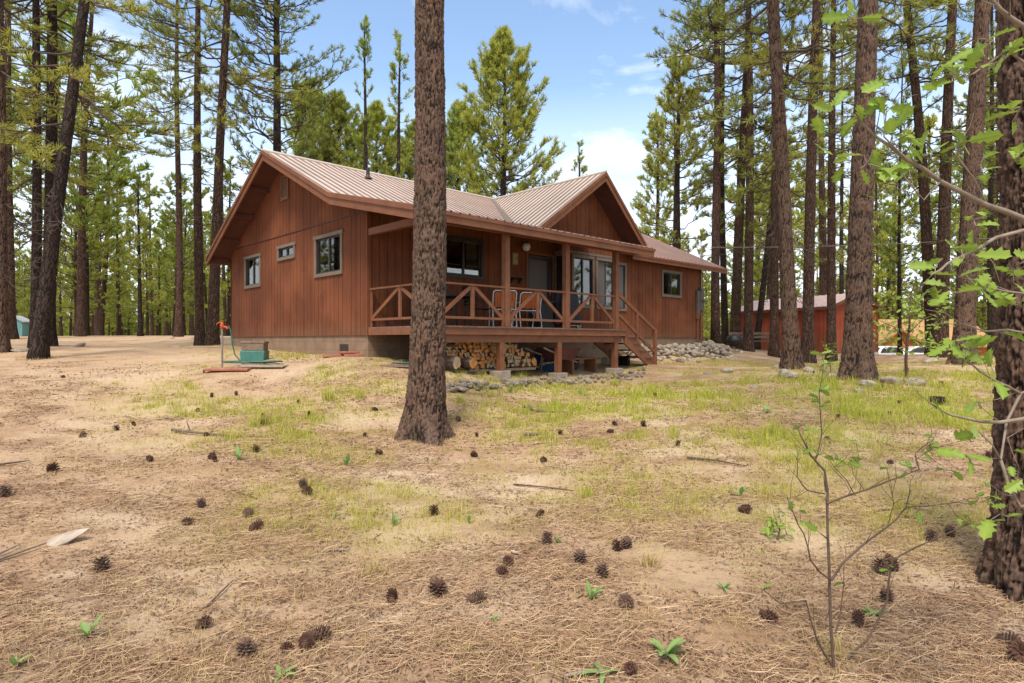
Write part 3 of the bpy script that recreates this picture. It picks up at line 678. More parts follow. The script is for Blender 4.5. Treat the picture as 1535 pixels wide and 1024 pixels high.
# ------------------------------------------------------------------ things on the porch and below it
def on(name, label, cat, s, v, z=DZ, rz=0, group=None): return thing(name, label, cat, HP(s, v, z), HROT + rz, group)
pr = MB(); pr.box((-.11, -.03, -.17), (.11, -.002, .17)); t = thing('wall_print', 'small framed yellowish print on the dark porch wall left of the lamp', 'picture', HP(4.50, 0, 2.24), HROT)
pr.build('frame', M['taupe'], t); q = MB(); q.box((-.085, -.036, -.14), (.085, -.031, .14)); q.build('print', M['yellow'], t)
sh = MB(); sh.box((-.28, -.16, -.012), (.28, -.002, .012)); sh.prism([(-.16, -.012), (-.002, -.012), (-.002, -.16)], 0, -.16, -.135); sh.prism([(-.16, -.012), (-.002, -.012), (-.002, -.16)], 0, .135, .16)
tag(sh.build('wall_shelf', M['darktrim']), 'little dark shelf on brackets under the framed print on the porch wall', 'shelf'); o = bpy.data.objects['wall_shelf']; o.location = HP(4.5, 0, 1.72); o.rotation_euler = (0, 0, HROT)

def folding_chair(label, s, v, rz):
    t = on('folding_chair', label, 'chair', s, v, DZ, rz, 'orange folding chairs on the porch'); f = MB(); w = .27
    for sx in (-w, w):
        f.tube([(sx, .26, .0), (sx, .30, .02), (sx, .22, .36), (sx, .20, .42)], .013, 7); f.tube([(sx, -.26, .0), (sx, -.28, .02), (sx, -.14, .40), (sx, .20, .42)], .013, 7)
        f.tube([(sx, .18, .38), (sx, .24, .62), (sx, .30, .80)], .013, 7); f.tube([(sx, .23, .60), (sx, -.10, .62), (sx, -.22, .60), (sx, -.24, .36)], .012, 7)
    f.tube([(-w, .30, .80), (-w + .04, .312, .84), (w - .04, .312, .84), (w, .30, .80)], .013, 7); f.tube([(-w, .30, .015), (w, .30, .015)], .012, 6); f.tube([(-w, -.28, .015), (w, -.28, .015)], .012, 6)
    f.tube([(-w, .20, .42), (w, .20, .42)], .012, 6); f.tube([(-w, -.22, .42), (w, -.22, .42)], .012, 6); f.build('frame', M['white'], t)
    for nm, pts in (('backrest', [(.21, .47), (.25, .62), (.295, .80)]), ('seat', [(-.22, .43), (0, .405), (.19, .43)])):
        b = MB(); n = 7
        for k in range(n):
            x0 = -w + .03 + k * (2*w - .06) / n; x1 = x0 + (2*w - .06) / n - .008
            vs = [(x, y, z) for y, z in pts for x in (x0, x1)]; vs2 = [(x, y + .006, z + .004) for x, y, z in vs]
            b.add(vs, [(2*i, 2*i+1, 2*i+3, 2*i+2) for i in range(len(pts)-1)]); b.add(vs2, [(2*i, 2*i+1, 2*i+3, 2*i+2) for i in range(len(pts)-1)])
        b.build(nm, M['orange'], t)
    return t
folding_chair('orange and white folding chair half hidden by a porch post', 2.62, -1.55, 2.6)
folding_chair('orange and white folding chair beside the screen door, fully seen between posts', 3.46, -1.5, 2.75)
def patio_chair(label, s, v, rz):
    t = on('patio_chair', label, 'chair', s, v, DZ, rz, 'black metal patio chairs'); f = MB()
    for sx in (-.24, .24):
        f.tube([(sx, -.24, 0), (sx, -.23, .62), (sx, .10, .66), (sx, .22, .62)], .014, 6); f.tube([(sx, .25, 0), (sx, .21, .42), (sx, .30, .92)], .014, 6)
    f.tube([(-.24, .30, .92), (.24, .30, .92)], .014, 6); f.tube([(-.24, -.235, .42), (.24, -.235, .42)], .014, 6); f.build('frame', M['black'], t)
    b = MB()
    for k in range(7): b.box((-.235, -.23 + k * .062, .425), (.235, -.18 + k * .062, .436))
    b.build('seat', M['black'], t); b = MB()
    for k in range(6): z = .50 + k * .072; y = .215 + (z - .42) * .17; b.box((-.235, y - .005, z), (.235, y + .006, z + .045))
    b.build('backrest', M['black'], t)
patio_chair('black slatted patio chair beside the porch table, nearest the big tree trunk', .85, -1.15, -1.4)
patio_chair('black slatted patio chair between the porch table and the orange chair', 2.05, -1.35, 1.2)
patio_chair('black slatted patio chair behind the porch table, under the window', 1.55, -.55, .1)
t = on('patio_table', 'dark round patio table among black chairs on the porch', 'table', 1.45, -1.25); b = MB(); b.lathe([(.001,.70),(.46,.70),(.475,.69),(.475,.67),(.46,.66),(.001,.66)], n=28); b.build('tabletop', M['black'], t)
for k in range(4):
    a = R(45 + 90 * k); b = MB(); b.tube([(.40*math.cos(a), .40*math.sin(a), 0), (.25*math.cos(a), .25*math.sin(a), .40), (.34*math.cos(a), .34*math.sin(a), .66)], .015, 6); b.build('leg', M['black'], t)
# covered grill and black box
t = on('covered_grill', 'barbecue grill under a charcoal fabric cover on the porch', 'grill', 4.95, -1.45, DZ, .15)
def drape(wb, db, wt, dt, h, z0):
    n = 40; lev = 12; vs = []; fs = []
    for j in range(lev + 1):
        f = j / lev; e = f ** 1.6; w = wb + (wt - wb) * e; d_ = db + (dt - db) * e; z = z0 + (h - z0) * (1 - (1 - f) ** 1.25)
        for i in range(n):
            a = 2 * math.pi * i / n; ca, sa = math.cos(a), math.sin(a); k = 1 / (abs(ca) ** 4 + abs(sa) ** 4) ** .25
            rr = 1 + (1 - f) * .07 * math.sin(a * 9 + 2 * f) + .03 * math.sin(a * 5 - 7 * f); vs.append((ca * k * w * rr, sa * k * d_ * rr, z + (1 - f) * .02 * math.sin(a * 9)))
    for j in range(lev):
        for i in range(n): a, b = j*n+i, j*n+(i+1) % n; fs.append((a, b, b+n, a+n))
    vs.append((0, 0, h + .03)); fs += [(lev*n+i, lev*n+(i+1) % n, len(vs)-1) for i in range(n)]
    return vs, fs
b = MB(); b.add(*drape(.40, .30, .27, .20, 1.02, .13), smooth=True); b.build('cover', M['cover'], t)
for sx in (-.30, .30):
    b = MB(); b.lathe([(.03,-.02),(.075,-.025),(.085,0),(.075,.025),(.03,.02)], n=14); o = b.build('wheel', M['chrome'], t); o.location = (sx, -.2, .085); o.rotation_euler = (R(90), 0, 0)
b = MB(); b.bar((-.3,-.2,.1),(.3,-.2,.1),.02,.02); b.bar((-.3,.2,.0),(-.3,.2,.2),.03,.03); b.bar((.3,.2,.0),(.3,.2,.2),.03,.03); b.build('frame', M['chrome'], t)
t = on('firewood_bin', 'black box standing left of the covered grill on the porch', 'box', 4.22, -1.25); b = MB(); b.box((-.24,-.22,0),(.24,.22,.66)); b.build('body', M['black'], t, bevel=.02)
b = MB(); b.box((-.26,-.24,.662),(.26,.24,.71)); b.build('lid', M['cover'], t, bevel=.012)

# stacked firewood under the deck
rng = random.Random(5)
def log_mesh(kind):
    """a 40 cm piece of firewood lying along local y; kind 0 split wedge, 1 half round, 2 round"""
    b = MB(); n = {0: 7, 1: 9, 2: 14}[kind]; pts = []
    if kind == 0:
        pts = [(-.075, -.04), (.0, -.055), (.07, -.035), (.06, .01), (.015, .065), (-.02, .06), (-.065, .0)]
    elif kind == 1:
        pts = [(.085 * math.cos(a), .085 * math.sin(a) - .02) for a in np.linspace(-.1, math.pi + .1, 9)]
    else: pts = [(.1 * math.cos(a) * rng.uniform(.93, 1.05), .1 * math.sin(a) * rng.uniform(.93, 1.05)) for a in np.linspace(0, 2*math.pi, 15)[:-1]]
    pts = [(x * rng.uniform(.85, 1.15), z * rng.uniform(.85, 1.15)) for x, z in pts]; n = len(pts)
    v = [(x, -.2 + rng.uniform(-.012, .012), z) for x, z in pts] + [(x * 1.03, .2, z * 1.03) for x, z in pts]
    b.add(v[:n], [tuple(range(n))], 0); b.add(v[n:], [tuple(reversed(range(n)))], 0)
    for i in range(n):
        j = (i + 1) % n; side = 1 if (kind == 2 or (kind == 1 and i < n - 1) or (kind == 0 and i in (0, 1))) else 0
        b.add([v[i], v[j], v[n+j], v[n+i]], [(0, 1, 2, 3)], side)
    return b
protos = []
for k in (0, 0, 0, 1, 1, 0, 2):
    for face in ('cutwood', 'palewood'): protos.append(log_mesh(k).build('firewood_log', [M[face], M['logbark']], bevel=.004))
first = set(protos); used = set(); ci = 0
def put_log(o, s, v, z, roll, rz=0, sc_=1., label=None, group='firewood stacked under the porch deck'):
    if o in used: o = dup(o)
    else: used.add(o)
    o.location = HP(s, v, z); o.rotation_euler = (0, roll, HROT + rz); o.scale = (sc_, 1, sc_)
    tag(o, label or 'split firewood log in the stack under the porch deck', 'firewood log', group); return o
rowz = 0; q = H2(1.6, -1.8); zb = gz(*q) + .12; row = 0
top = lambda s: zb + np.interp(s, [.45, .8, 1.6, 2.2, 2.75, 3.1, 3.3], [.50, .62, .66, .60, .42, .16, .0])
z = zb
while z < zb + .62:
    s = .52 + (row % 2) * .05
    while s < 3.25:
        if z + .03 < top(s):
            left = s < 1.15 and z > zb + .30
            pal = rng.random() < (.25 if s < 2.1 else .7)
            k = rng.choice([0, 1, 2, 3, 4, 5, 5, 0]) if rng.random() > .06 else 6
            put_log(protos[2 * k + (1 if pal else 0)], s + rng.uniform(-.015, .015), -1.85 + rng.uniform(-.05, .05) - .002 * row, z + rng.uniform(-.012, .012), rng.uniform(-3.1, 3.1), rng.uniform(-.06, .06), rng.uniform(.62, .86))
        s += .102
    z += .082; row += 1
for (s, dz, ln) in ((.72, .50, 0), (.95, .60, .2), (.68, .40, -.1)):
    put_log(protos[8], s, -2.0, zb + dz + .03, .2, 1.45 + ln, 1.0, 'long orange split log lying crosswise on the left end of the firewood stack', 'crosswise logs on the firewood stack')
for (s, r_) in ((.62, 1.3), (1.05, 1.1)):
    put_log(protos[12 + (s < 1)], s, -2.12, zb + .10 * r_ - .03, .3, .2, r_, 'big round bark-edged log at the bottom left of the firewood stack', 'round logs at the foot of the firewood stack')
for o in protos:
    if o not in used: put_log(o, 3.2 + .12 * rng.random(), -2.0, zb - .05, rng.random(), rng.uniform(-.4, .4))
t = on('firewood_pallet', 'dark plank rack lying under the firewood stack', 'rack', 1.7, -1.85, zb - .12); b = MB()
for y in (-.22, 0, .2): b.box((-1.25, y - .045, .0), (1.45, y + .045, .055))
b.build('plank', M['oldwood'], t)
# wheelbarrow
q = H2(3.35, -1.5); t = on('wheelbarrow', 'old wheelbarrow with pale wooden handles parked under the deck', 'wheelbarrow', 4.15, -1.72, gz(*q) + .02, .12)
b = MB(); vs = [(-.05,-.28,.30),(.55,-.24,.26),(.55,.24,.26),(-.05,.28,.30),(-.18,-.36,.58),(.78,-.32,.56),(.78,.32,.56),(-.18,.36,.58)]
b.add(vs, [(0,3,2,1),(0,1,5,4),(1,2,6,5),(2,3,7,6),(3,0,4,7)]); b.add([(x, y * 1.04, z + .004) for x, y, z in vs], [(0,1,2,3),(0,4,5,1),(1,5,6,2),(2,6,7,3),(3,7,4,0)]); b.build('tray', M['rust'], t)
for sy in (-.25, .25):
    b = MB(); b.tube([(.95, sy * .4, .2), (.3, sy, .30), (-.35, sy * 1.15, .47), (-.75, sy * 1.2, .58)], [.018,.02,.02,.024], 7); b.build('handle', M['paperbark'], t)
    b = MB(); b.tube([(-.05, sy, .35), (-.12, sy * 1.1, .0), (-.22, sy * 1.1, .0), (-.1, sy, .38)], .012, 6); b.build('leg', M['galv'], t)
b = MB(); b.lathe([(.05,-.03),(.14,-.04),(.19,-.03),(.2,0),(.19,.03),(.14,.04),(.05,.03)], n=18); o = b.build('wheel', M['rubber'], t); o.location = (.95, 0, .2); o.rotation_euler = (R(90), 0, 0)
# blue tub, lumber, low bench, blocks, bucket
q = H2(4.55, -1.0); t = on('plastic_tub', 'blue plastic tub half hidden under the deck behind a post', 'tub', 4.45, -1.2, gz(*q)); b = MB(); b.lathe([(.001,.0),(.25,.0),(.30,.45),(.33,.46),(.33,.49),(.29,.49),(.24,.04),(.001,.03)], n=20); b.build('body', M['blue'], t)
b = MB(); b.lathe([(.34,.50),(.34,.53),(.1,.56),(.001,.56)], n=20); b.build('lid', M['blue'], t)
for k, (s, z) in enumerate(((4.15, .26), (4.25, .32), (4.2, .36))):
    t = MB(); t.box((-.85, -.06, -.018), (.85, .06, .018)); o = t.build('lumber_plank', M['lumber']); o.location = HP(s + .75, -1.15 - k * .12, -.84 + z); o.rotation_euler = (.05, -.07, HROT + .05 * k)
    tag(o, 'yellow plank laid across the clutter under the deck', 'plank', 'yellow planks under the deck')
q = H2(5.1, -1.6); t = on('low_bench', 'low red-brown wooden bench tucked under the deck beside the stair', 'bench', 5.2, -1.7, gz(*q) - .02); b = MB()
for y in (-.12, .02, .16): b.box((-.6, y - .06, .36), (.6, y + .06, .40))
b.build('seat', M['rail'], t)
for sx in (-.45, .45): b = MB(); b.box((sx - .03, -.17, 0), (sx + .03, .2, .36)); b.build('leg', M['rail'], t)
for k, (s, v, z, rz) in enumerate(((5.35, -.75, .0, .2), (5.8, -.8, .0, -.1), (5.4, -.76, .2, .1), (6.5, -1.0, 0, .3), (6.9, -1.3, .0, .1))):
    b = MB(); b.box((-.2,-.1,0),(.2,-.07,.19)); b.box((-.2,.07,0),(.2,.1,.19)); b.box((-.2,-.07,0),(-.17,.07,.19)); b.box((.17,-.07,0),(.2,.07,.19)); b.box((-.02,-.07,0),(.02,.07,.19)); o = b.build('concrete_block', M['concrete'])
    q = H2(s, v); o.location = (q[0], q[1], gz(*q) + z); o.rotation_euler = (0, 0, HROT + rz); tag(o, 'grey hollow concrete block lying under the deck and stair', 'block', 'concrete blocks under the deck')
t = on('waste_bucket', 'dark bucket lying on the ground under the porch stair', 'bucket', 6.75, -1.75, gz(*H2(6.75, -1.75)) + .14); b = MB(); b.lathe([(.001,0),(.11,0),(.14,.3),(.15,.3),(.15,.32),(.13,.32),(.1,.02),(.001,.02)], n=16); o = b.build('body', M['black'], t); o.rotation_euler = (R(86), 0, .5)
b = MB(); b.tube([(-.14,0,.3),(-.1,.1,.36),(.1,.1,.36),(.14,0,.3)], .006, 5); o = b.build('handle', M['chrome'], t); o.rotation_euler = (R(86), 0, .5)

# ------------------------------------------------------------------ yard things left of the house
g0 = GP(333, 552); t = thing('yard_hydrant', 'standing yard hydrant pipe with orange-red head left of the house', 'hydrant', g0, .3); t.scale = (.92, .92, .92)
b = MB(); b.tube([(0,0,-.1),(0,0,.98)], .022, 8); b.build('pipe', M['galv'], t)
b = MB(); b.lathe([(.02,.90),(.036,.91),(.04,.98),(.028,1.02),(.022,1.04),(.001,1.05)], n=12); b.tube([(0,0,.94),(.08,0,.94),(.12,0,.90)], .025, 8); b.build('head', M['hydrant'], t)
b = MB(); b.tube([(-.01,0,1.03),(-.04,0,1.05),(-.09,0,1.03),(-.12,0,.99)], .011, 7); b.build('handle', M['hydrant'], t)
slab_ = MB(); slab_.box((-.42,-.28,0),(.42,.28,.05)); o = slab_.build('paving_slab', M['redpaver'], bevel=.01); sp = GP(345, 555); o.location = (sp.x, sp.y, sp.z - .012); o.rotation_euler = (0,0,.12); tag(o, 'broad reddish slab at the foot of the yard hydrant', 'slab')
slab_ = MB(); slab_.box((-.45,-.2,0),(.45,.2,.04)); o = slab_.build('paving_slab', M['concrete'], bevel=.01); s2 = GP(398, 551); o.location = (s2.x, s2.y, s2.z - .005); o.rotation_euler = (0,0,-.05); tag(o, 'pale slab carrying the coiled hose beside the teal bin', 'slab')
def coil(c, r, turns, dz, seed, n=26, pre=()):
    rr = random.Random(seed); pts = list(pre)
    for i in range(int(turns * n)):
        a = 2 * math.pi * i / n; k = r * (1 + .28 * math.sin(i * .19 + seed) + .1 * math.sin(i * .43)); pts.append(Vector((c.x + k * math.cos(a) + .10 * math.sin(i * .11), c.y + .55 * k * math.sin(a), c.z + dz + .03 * abs(math.sin(i * .07 + seed)))))
    return pts
hc = GP(378, 549); hd_ = Vector((g0.x + .115, g0.y + .03, g0.z + .90))
pre = [hd_, hd_ + Vector((.05, 0, -.10)), hd_ + Vector((.09, -.01, -.40)), hd_ + Vector((.16, -.04, -.62)), hd_ + Vector((.34, -.08, -.80)), Vector((hc.x - .1, hc.y - .1, hc.z + .10))]
b = MB(); b.tube(coil(hc, .42, 5.3, .06, 2, pre=pre), .0145, 7); tag(b.build('garden_hose', M['hose']), 'green garden hose running from the hydrant head into a loose coil', 'hose')
bx = GP(375, 542); t = thing('storage_bin', 'teal plastic bin with a brown crate on top behind the hose coil', 'bin', (bx.x, bx.y + .25, bx.z - .02), .1)
b = MB(); b.prism([(-.25,0),(.25,0),(.27,.26),(-.27,.26)], 1, -.2, .2); b.build('body', M['teal'], t, bevel=.02)
b = MB(); b.box((-.24,-.17,.262),(.24,.19,.46)); b.box((-.26,-.18,.42),(.26,.2,.47)); b.build('crate', M['oldwood'], t, bevel=.01)
pv = GP(520, 534)
for k, (dx, dy, rz, z) in enumerate(((-.30, -.10, .35, .0), (.12, .06, .30, .0), (-.10, .30, .42, .0), (.34, .16, .25, .012), (.02, .14, .5, .05))):
    b = MB(); b.box((-.2,-.1,0),(.2,.1,.05)); o = b.build('paving_brick', M['redpaver'], bevel=.006); x, y = pv.x + dx, pv.y + dy; o.location = (x, y, gz(x, y) + z); o.rotation_euler = (0, 0, rz)
    tag(o, 'flat red paver in the small heap beside the house foundation', 'paver', 'red pavers beside the foundation')
bd = GP(604, 550); b = MB(); b.box((-.45,-.16,0),(.45,.16,.035)); o = b.build('wood_board', M['oldwood']); o.location = bd; o.rotation_euler = (0,0,-.45); tag(o, 'grey board on the ground left of the big tree trunk', 'board')
b = MB(); b.tube(coil(Vector((bd.x + .15, bd.y + .1, bd.z + .05)), .26, 4.2, .0, 4), .013, 7); tag(b.build('garden_hose', M['hose']), 'small green hose coil on the grey board under the deck corner', 'hose')

# ------------------------------------------------------------------ stones
def rock_mesh(seed, mat, flat=.7):
    bm = bmesh.new(); bmesh.ops.create_icosphere(bm, subdivisions=3, radius=.5); r_ = np.random.default_rng(seed); k = r_.normal(size=(7, 3)); of = r_.uniform(.28, .5, 7)
    for v in bm.verts:
        p = np.array(v.co); 
        for a, o_ in zip(k, of):
            a = a / np.linalg.norm(a); d = p @ a
            if d > o_ * .85: p = p - a * (d - o_ * .85) * .85
        p = p * (1 + .26 * (fbm(p[0] * 5 + seed, p[1] * 5 + p[2] * 3, seed) - .5)); v.co = (p[0], p[1], p[2] * flat)
    me = bpy.data.meshes.new('stone'); bm.to_mesh(me); bm.free(); me.materials.append(mat)
    me.polygons.foreach_set('use_smooth', [True] * len(me.polygons)); o = bpy.data.objects.new('stone', me); COL.objects.link(o); return o
RK = [rock_mesh(i, M['rock'] if i % 3 else M['rock2'], .62 + .07 * (i % 4)) for i in range(9)]; rk_used = set()
def stone(x, y, z, size, label, group, cat='stone', sxy=1., r_=random.Random(3)):
    o = r_.choice(RK)
    if o in rk_used: o = dup(o)
    else: rk_used.add(o)
    o.location = (x, y, z); o.rotation_euler = (r_.uniform(-.3,.3), r_.uniform(-.3,.3), r_.uniform(0, 6.3)); o.scale = (size * sxy * r_.uniform(.85,1.2), size * sxy * r_.uniform(.85,1.2), size)
    return tag(o, label, cat, group)
rr = random.Random(11)
line = [(668,586),(700,582),(740,580),(775,578),(800,576),(850,574),(890,572),(930,568),(965,562)]
for i in range(118):
    f = i / 117 * (len(line) - 1); k = min(int(f), len(line) - 2); px = line[k][0] + (line[k+1][0] - line[k][0]) * (f - k); y = line[k][1] + (line[k+1][1] - line[k][1]) * (f - k)
    p = GP(px + rr.uniform(-5, 5), y + rr.uniform(-6, 5)); s_ = rr.uniform(.08, .17) * (1.15 if px < 800 else 1)
    stone(p.x, p.y, p.z + s_ * .12 + rr.random() * .05, s_, 'fist-sized pale stone in the border along the porch', 'stones edging the bed in front of the porch')
fill = []
for i in range(330):
    s = 9.0 + 6.6 * rr.random() ** .9; v = -.25 - abs(rr.gauss(0, .55)); wv_ = max(0, 1 - abs(v + .4) / 1.5); 
    if s > 14.2: v += rr.uniform(0, .9)
    q = H2(s, v); hgt = .30 * np.interp(v, [-1.5, -.6, 0], [0, .9, 1]) * np.interp(s, [8.9, 9.8, 14.2, 15.6], [.45, 1, .9, .15])
    s_ = rr.uniform(.15, .30)
    if i >= 150: fill.append((q[0], q[1], gz(*q) + hgt * rr.uniform(.1, .75), s_ * .9)); continue
    stone(q[0], q[1], gz(*q) + hgt * rr.uniform(.6, 1.0) + .03, s_, 'grey-tan stone in the heap along the right wing foundation', 'stones heaped against the right wing', r_=rr)
fv, ff, fo = [], [], 0
for (x, y, z, s_) in fill:
    me = rr.choice(RK).data; v = np.empty(len(me.vertices) * 3); me.vertices.foreach_get('co', v); v = v.reshape(-1, 3) * s_; a = rr.uniform(0, 6.3); ca, sa = math.cos(a), math.sin(a)
    fv.append(np.stack([v[:, 0] * ca - v[:, 1] * sa + x, v[:, 0] * sa + v[:, 1] * ca + y, v[:, 2] + z], 1)); q = np.empty(len(me.loops), np.int32); me.loops.foreach_get('vertex_index', q); ff.append(q.reshape(-1, 3) + fo); fo += len(v)
tag(npmesh('rubble', np.concatenate(fv), [np.concatenate(ff)], M['rock'], smooth=True), 'smaller stones filling the heap along the right wing', 'rubble', kind='stuff')
for (px, y, s_, lb) in ((1092,558,.55,'flat lichened rock in the grass right of the stone heap'),(1062,561,.35,'small flat rock just left of the lichened rock in the grass'),(1180,566,.85,'broad grey boulder in front of the leaning pine right of the house'),(1165,553,.45,'low rock at the left foot of the leaning pine'),
     (1215,558,.5,'grey rock between the two big right-hand pines'),(1300,578,.7,'pale flat rock in front of the largest right-hand pine'),(1335,575,.6,'pale rock right of the foot of the largest right-hand pine'),(1370,577,.6,'brownish rock right of the two pale rocks'),
     (1130,582,.3,'small half-buried rock in bright grass'),(1245,567,.45,'rock touching the left root of the largest right-hand pine'),(1400,545,.8,'long low rock between the trunks on the right'),(1310,533,.6,'dark low rock beyond the largest right-hand pine'),
     (290,508,.5,'grey boulder behind the straight pine left of the house'),(258,508,.35,'small grey rock among the left trees'),(120,520,.45,'flat rock near the triple pine on the left'),(28,528,.5,'grey rock at the left edge beside a trunk'),(345,502,.4,'grey rock behind the yard hydrant'),(1290,590,.35,'small pale rock in the grass before the largest pine')):
    p = GP(px, y); stone(p.x, p.y, p.z + s_ * .03, s_ * .52, lb, None, 'rock', 1.45)
for o in RK:
    if o not in rk_used: bpy.data.objects.remove(o)

# ------------------------------------------------------------------ other buildings and the cars
def local(o, x, y, z): return o
A_, B_ = P(1245, 512, 26), P(1100, 512, 31); dx = B_ - A_; sl_n = dx.length; ang = math.atan2(dx.y, dx.x)
zs = gz(A_.x, A_.y) - .3
shed = thing('shed', 'red metal storage shed with faded pink roof behind the right-hand pines', 'shed', (A_.x, A_.y, 0), ang)
e0, er, wd = 1.50, 2.08, 3.0                                   # local x along the long wall, y away from the camera is negative
b = MB(); b.box((0, -.06, zs), (sl_n, 0, e0)); b.box((0, -wd, zs), (sl_n, -wd + .06, e0)); b.prism([(0, zs), (-wd, zs), (-wd, e0), (-wd/2, er - .05), (0, e0)], 0, -.0, .06); b.prism([(0, zs), (-wd, zs), (-wd, e0), (-wd/2, er - .05), (0, e0)], 0, sl_n - .06, sl_n)
b.build('wall', M['shedwall'], shed)
b = MB(); ribsheet(b, (-.15, -wd/2, er), (sl_n + .15, -wd/2, er), (0, wd/2 + .18, e0 - er - .03), .3); ribsheet(b, (-.15, -wd/2, er), (sl_n + .15, -wd/2, er), (0, -wd/2 - .18, e0 - er - .03), .3)
b.build('roof', [M['shedroof'], M['shedroof'], M['shedroof']], shed, fix=False)
b = MB(); b.prism([(.2, e0 - .05), (-wd/2, er - .02), (-wd/2, er - .14), (.2, e0 - .17)], 0, -.17, -.14); b.prism([(-wd - .2, e0 - .05), (-wd/2, er - .02), (-wd/2, er - .14), (-wd - .2, e0 - .17)], 0, -.17, -.14); b.box((-.14, .15, e0 - .16), (sl_n + .14, .18, e0 - .04)); b.build('fascia', M['trim'], shed)
zc = gz(29, 46) - .4
cabin = thing('cabin', 'honey-coloured neighbouring cabin with tan roof far behind the right trees', 'cabin', (26.6, 46, 0), -.05)
b = MB(); b.box((0, 0, zc), (8.2, 5, -.0)); b.prism([(0, -.0), (5, -.0), (2.5, 1.55)], 0, .02, 8.18); b.prism([(0.02, -.02), (2.6, -.02), (1.3, .78)], 1, -1.2, .0); b.box((.1, -1.2, zc), (2.5, 0, -.02)); b.build('wall', M['cabin'], cabin)
b = MB(); b.prism([(-.5, -.3), (2.5, 1.72), (2.5, 1.60), (-.5, -.42)], 0, -.4, 8.7); b.prism([(5.5, -.3), (2.5, 1.72), (2.5, 1.60), (5.5, -.42)], 0, -.4, 8.7)
b.prism([(-.35, -.18), (1.3, .92), (1.3, .80), (-.35, -.30)], 1, -1.6, .6); b.prism([(2.95, -.18), (1.3, .92), (1.3, .80), (2.95, -.30)], 1, -1.6, .6); b.build('roof', M['cabinroof'], cabin)
for x in (3.2, 6.1):
    b = MB(); b.box((x, -.06, -1.05), (x + .9, -.005, -.3)); o = b.build('window', M['darktrim'], cabin); b = MB(); b.box((x + .08, -.075, -.97), (x + .82, -.062, -.38)); b.build('pane', M['screen'], o)
b = MB(); b.box((4.7, -.06, zc + .3), (5.5, -.005, -.35)); b.build('door', M['trim'], cabin)
ts = thing('storage_hut', 'small turquoise hut far off between the leftmost pine trunks', 'hut', (-36.3, 45.5, 0), .2); zz = gz(-36.3, 45.5)
b = MB(); b.box((-.7, -.6, zz - .3), (.7, .6, zz + 1.15)); b.prism([(-.7, zz + 1.15), (.7, zz + 1.15), (0, zz + 1.5)], 1, -.6, .6); b.build('wall', M['turq'], ts)
b = MB(); b.prism([(-.85, zz + 1.10), (0, zz + 1.56), (0, zz + 1.50), (-.85, zz + 1.04)], 1, -.75, .75); b.prism([(.85, zz + 1.10), (0, zz + 1.56), (0, zz + 1.50), (.85, zz + 1.04)], 1, -.75, .75); b.build('roof', M['palemetal'], ts)
def car(label, mat, x, y, rz):
    t = thing('parked_car', label, 'car', (x, y, gz(x, y)), rz); w = .86
    prof = [(-2.2,.32),(-2.22,.62),(-2.1,.86),(-1.35,.95),(-.85,1.36),(-.2,1.46),(.75,1.42),(1.5,1.02),(2.1,.95),(2.22,.7),(2.2,.34)]
    b = MB(); n = len(prof)
    rows = [(-w + .0, 1.0), (-w + .10, 1.0), (w - .10, 1.0), (w, 1.0)]
    vs = []
    for yy, k in ((-w, .96), (-w + .07, 1.0), (w - .07, 1.0), (w, .96)):
        for px_, pz in prof: vs.append((px_ * (.985 if abs(yy) == w else 1), yy * (.80 if pz > 1.2 else (.93 if pz > .9 and abs(px_) < 1.6 else 1)), pz))
    fs = [tuple(range(n)), tuple(reversed(range(3*n, 4*n)))]
    for j in range(3):
        for i in range(n): k = (i + 1) % n; fs.append((j*n+i, j*n+k, (j+1)*n+k, (j+1)*n+i))
    b.add(vs, fs, 0, False); b.build('body', mat, t, bevel=.03)
    for sy in (-1, 1):
        g_ = MB(); yv = sy * w
        g_.add([(-1.15, yv*.945, 1.0), (1.3, yv*.945, 1.04), (.72, yv*.825, 1.36), (-.2, yv*.825, 1.39), (-.8, yv*.825, 1.31)], [(0,1,2,3,4)]); g_.build('window', M['black'], t)
    g_ = MB(); g_.add([(-1.33, -.68, 1.0), (-1.33, .68, 1.0), (-.9, .60, 1.34), (-.9, -.60, 1.34)], [(0,1,2,3)]); g_.build('windscreen', M['black'], t)
    for sx in (-1.38, 1.38):
        for sy in (-1, 1):
            q = MB(); q.lathe([(.001,-.10),(.20,-.10),(.30,-.09),(.325,-.05),(.325,.05),(.30,.09),(.20,.10),(.001,.10)], n=18); o = q.build('wheel', M['rubber'], t); o.location = (sx, sy * (w - .09), .325); o.rotation_euler = (R(90), 0, 0)
            q = MB(); q.lathe([(.001,-.108),(.12,-.112),(.19,-.104),(.001,.108)], n=14); q.lathe([(.19,.104),(.12,.112),(.001,.108)], n=14); r_ = q.build('rim', M['chrome'], o)
    for sy in (-.6, .6):
        q = MB(); q.box((-2.235, sy - .16, .66), (-2.15, sy + .16, .80)); q.build('headlight', M['white'], t); q = MB(); q.box((2.15, sy - .16, .72), (2.235, sy + .16, .86)); q.build('tail_light', M['carred'], t)
    return t
car('white parked car partly hidden behind the largest right-hand pine', M['carwhite'], 25.3, 42.5, .35)
car('white car with red tail lights parked behind the forked trunks near the cabin', M['carwhite'], 27.6, 41.5, 2.9)
gq = GP(1101, 526); t = thing('kettle_grill', 'black round kettle grill at the foot of the pines before the shed', 'grill', (gq.x, gq.y, gq.z), .3); t.scale = (.75, .75, .7)
b = MB(); b.lathe([(.001,.22),(.25,.25),(.38,.42),(.40,.58)], n=20); b.build('bowl', M['black'], t); b = MB(); b.lathe([(.40,.60),(.36,.78),(.22,.90),(.001,.94)], n=20); b.build('lid', M['black'], t)
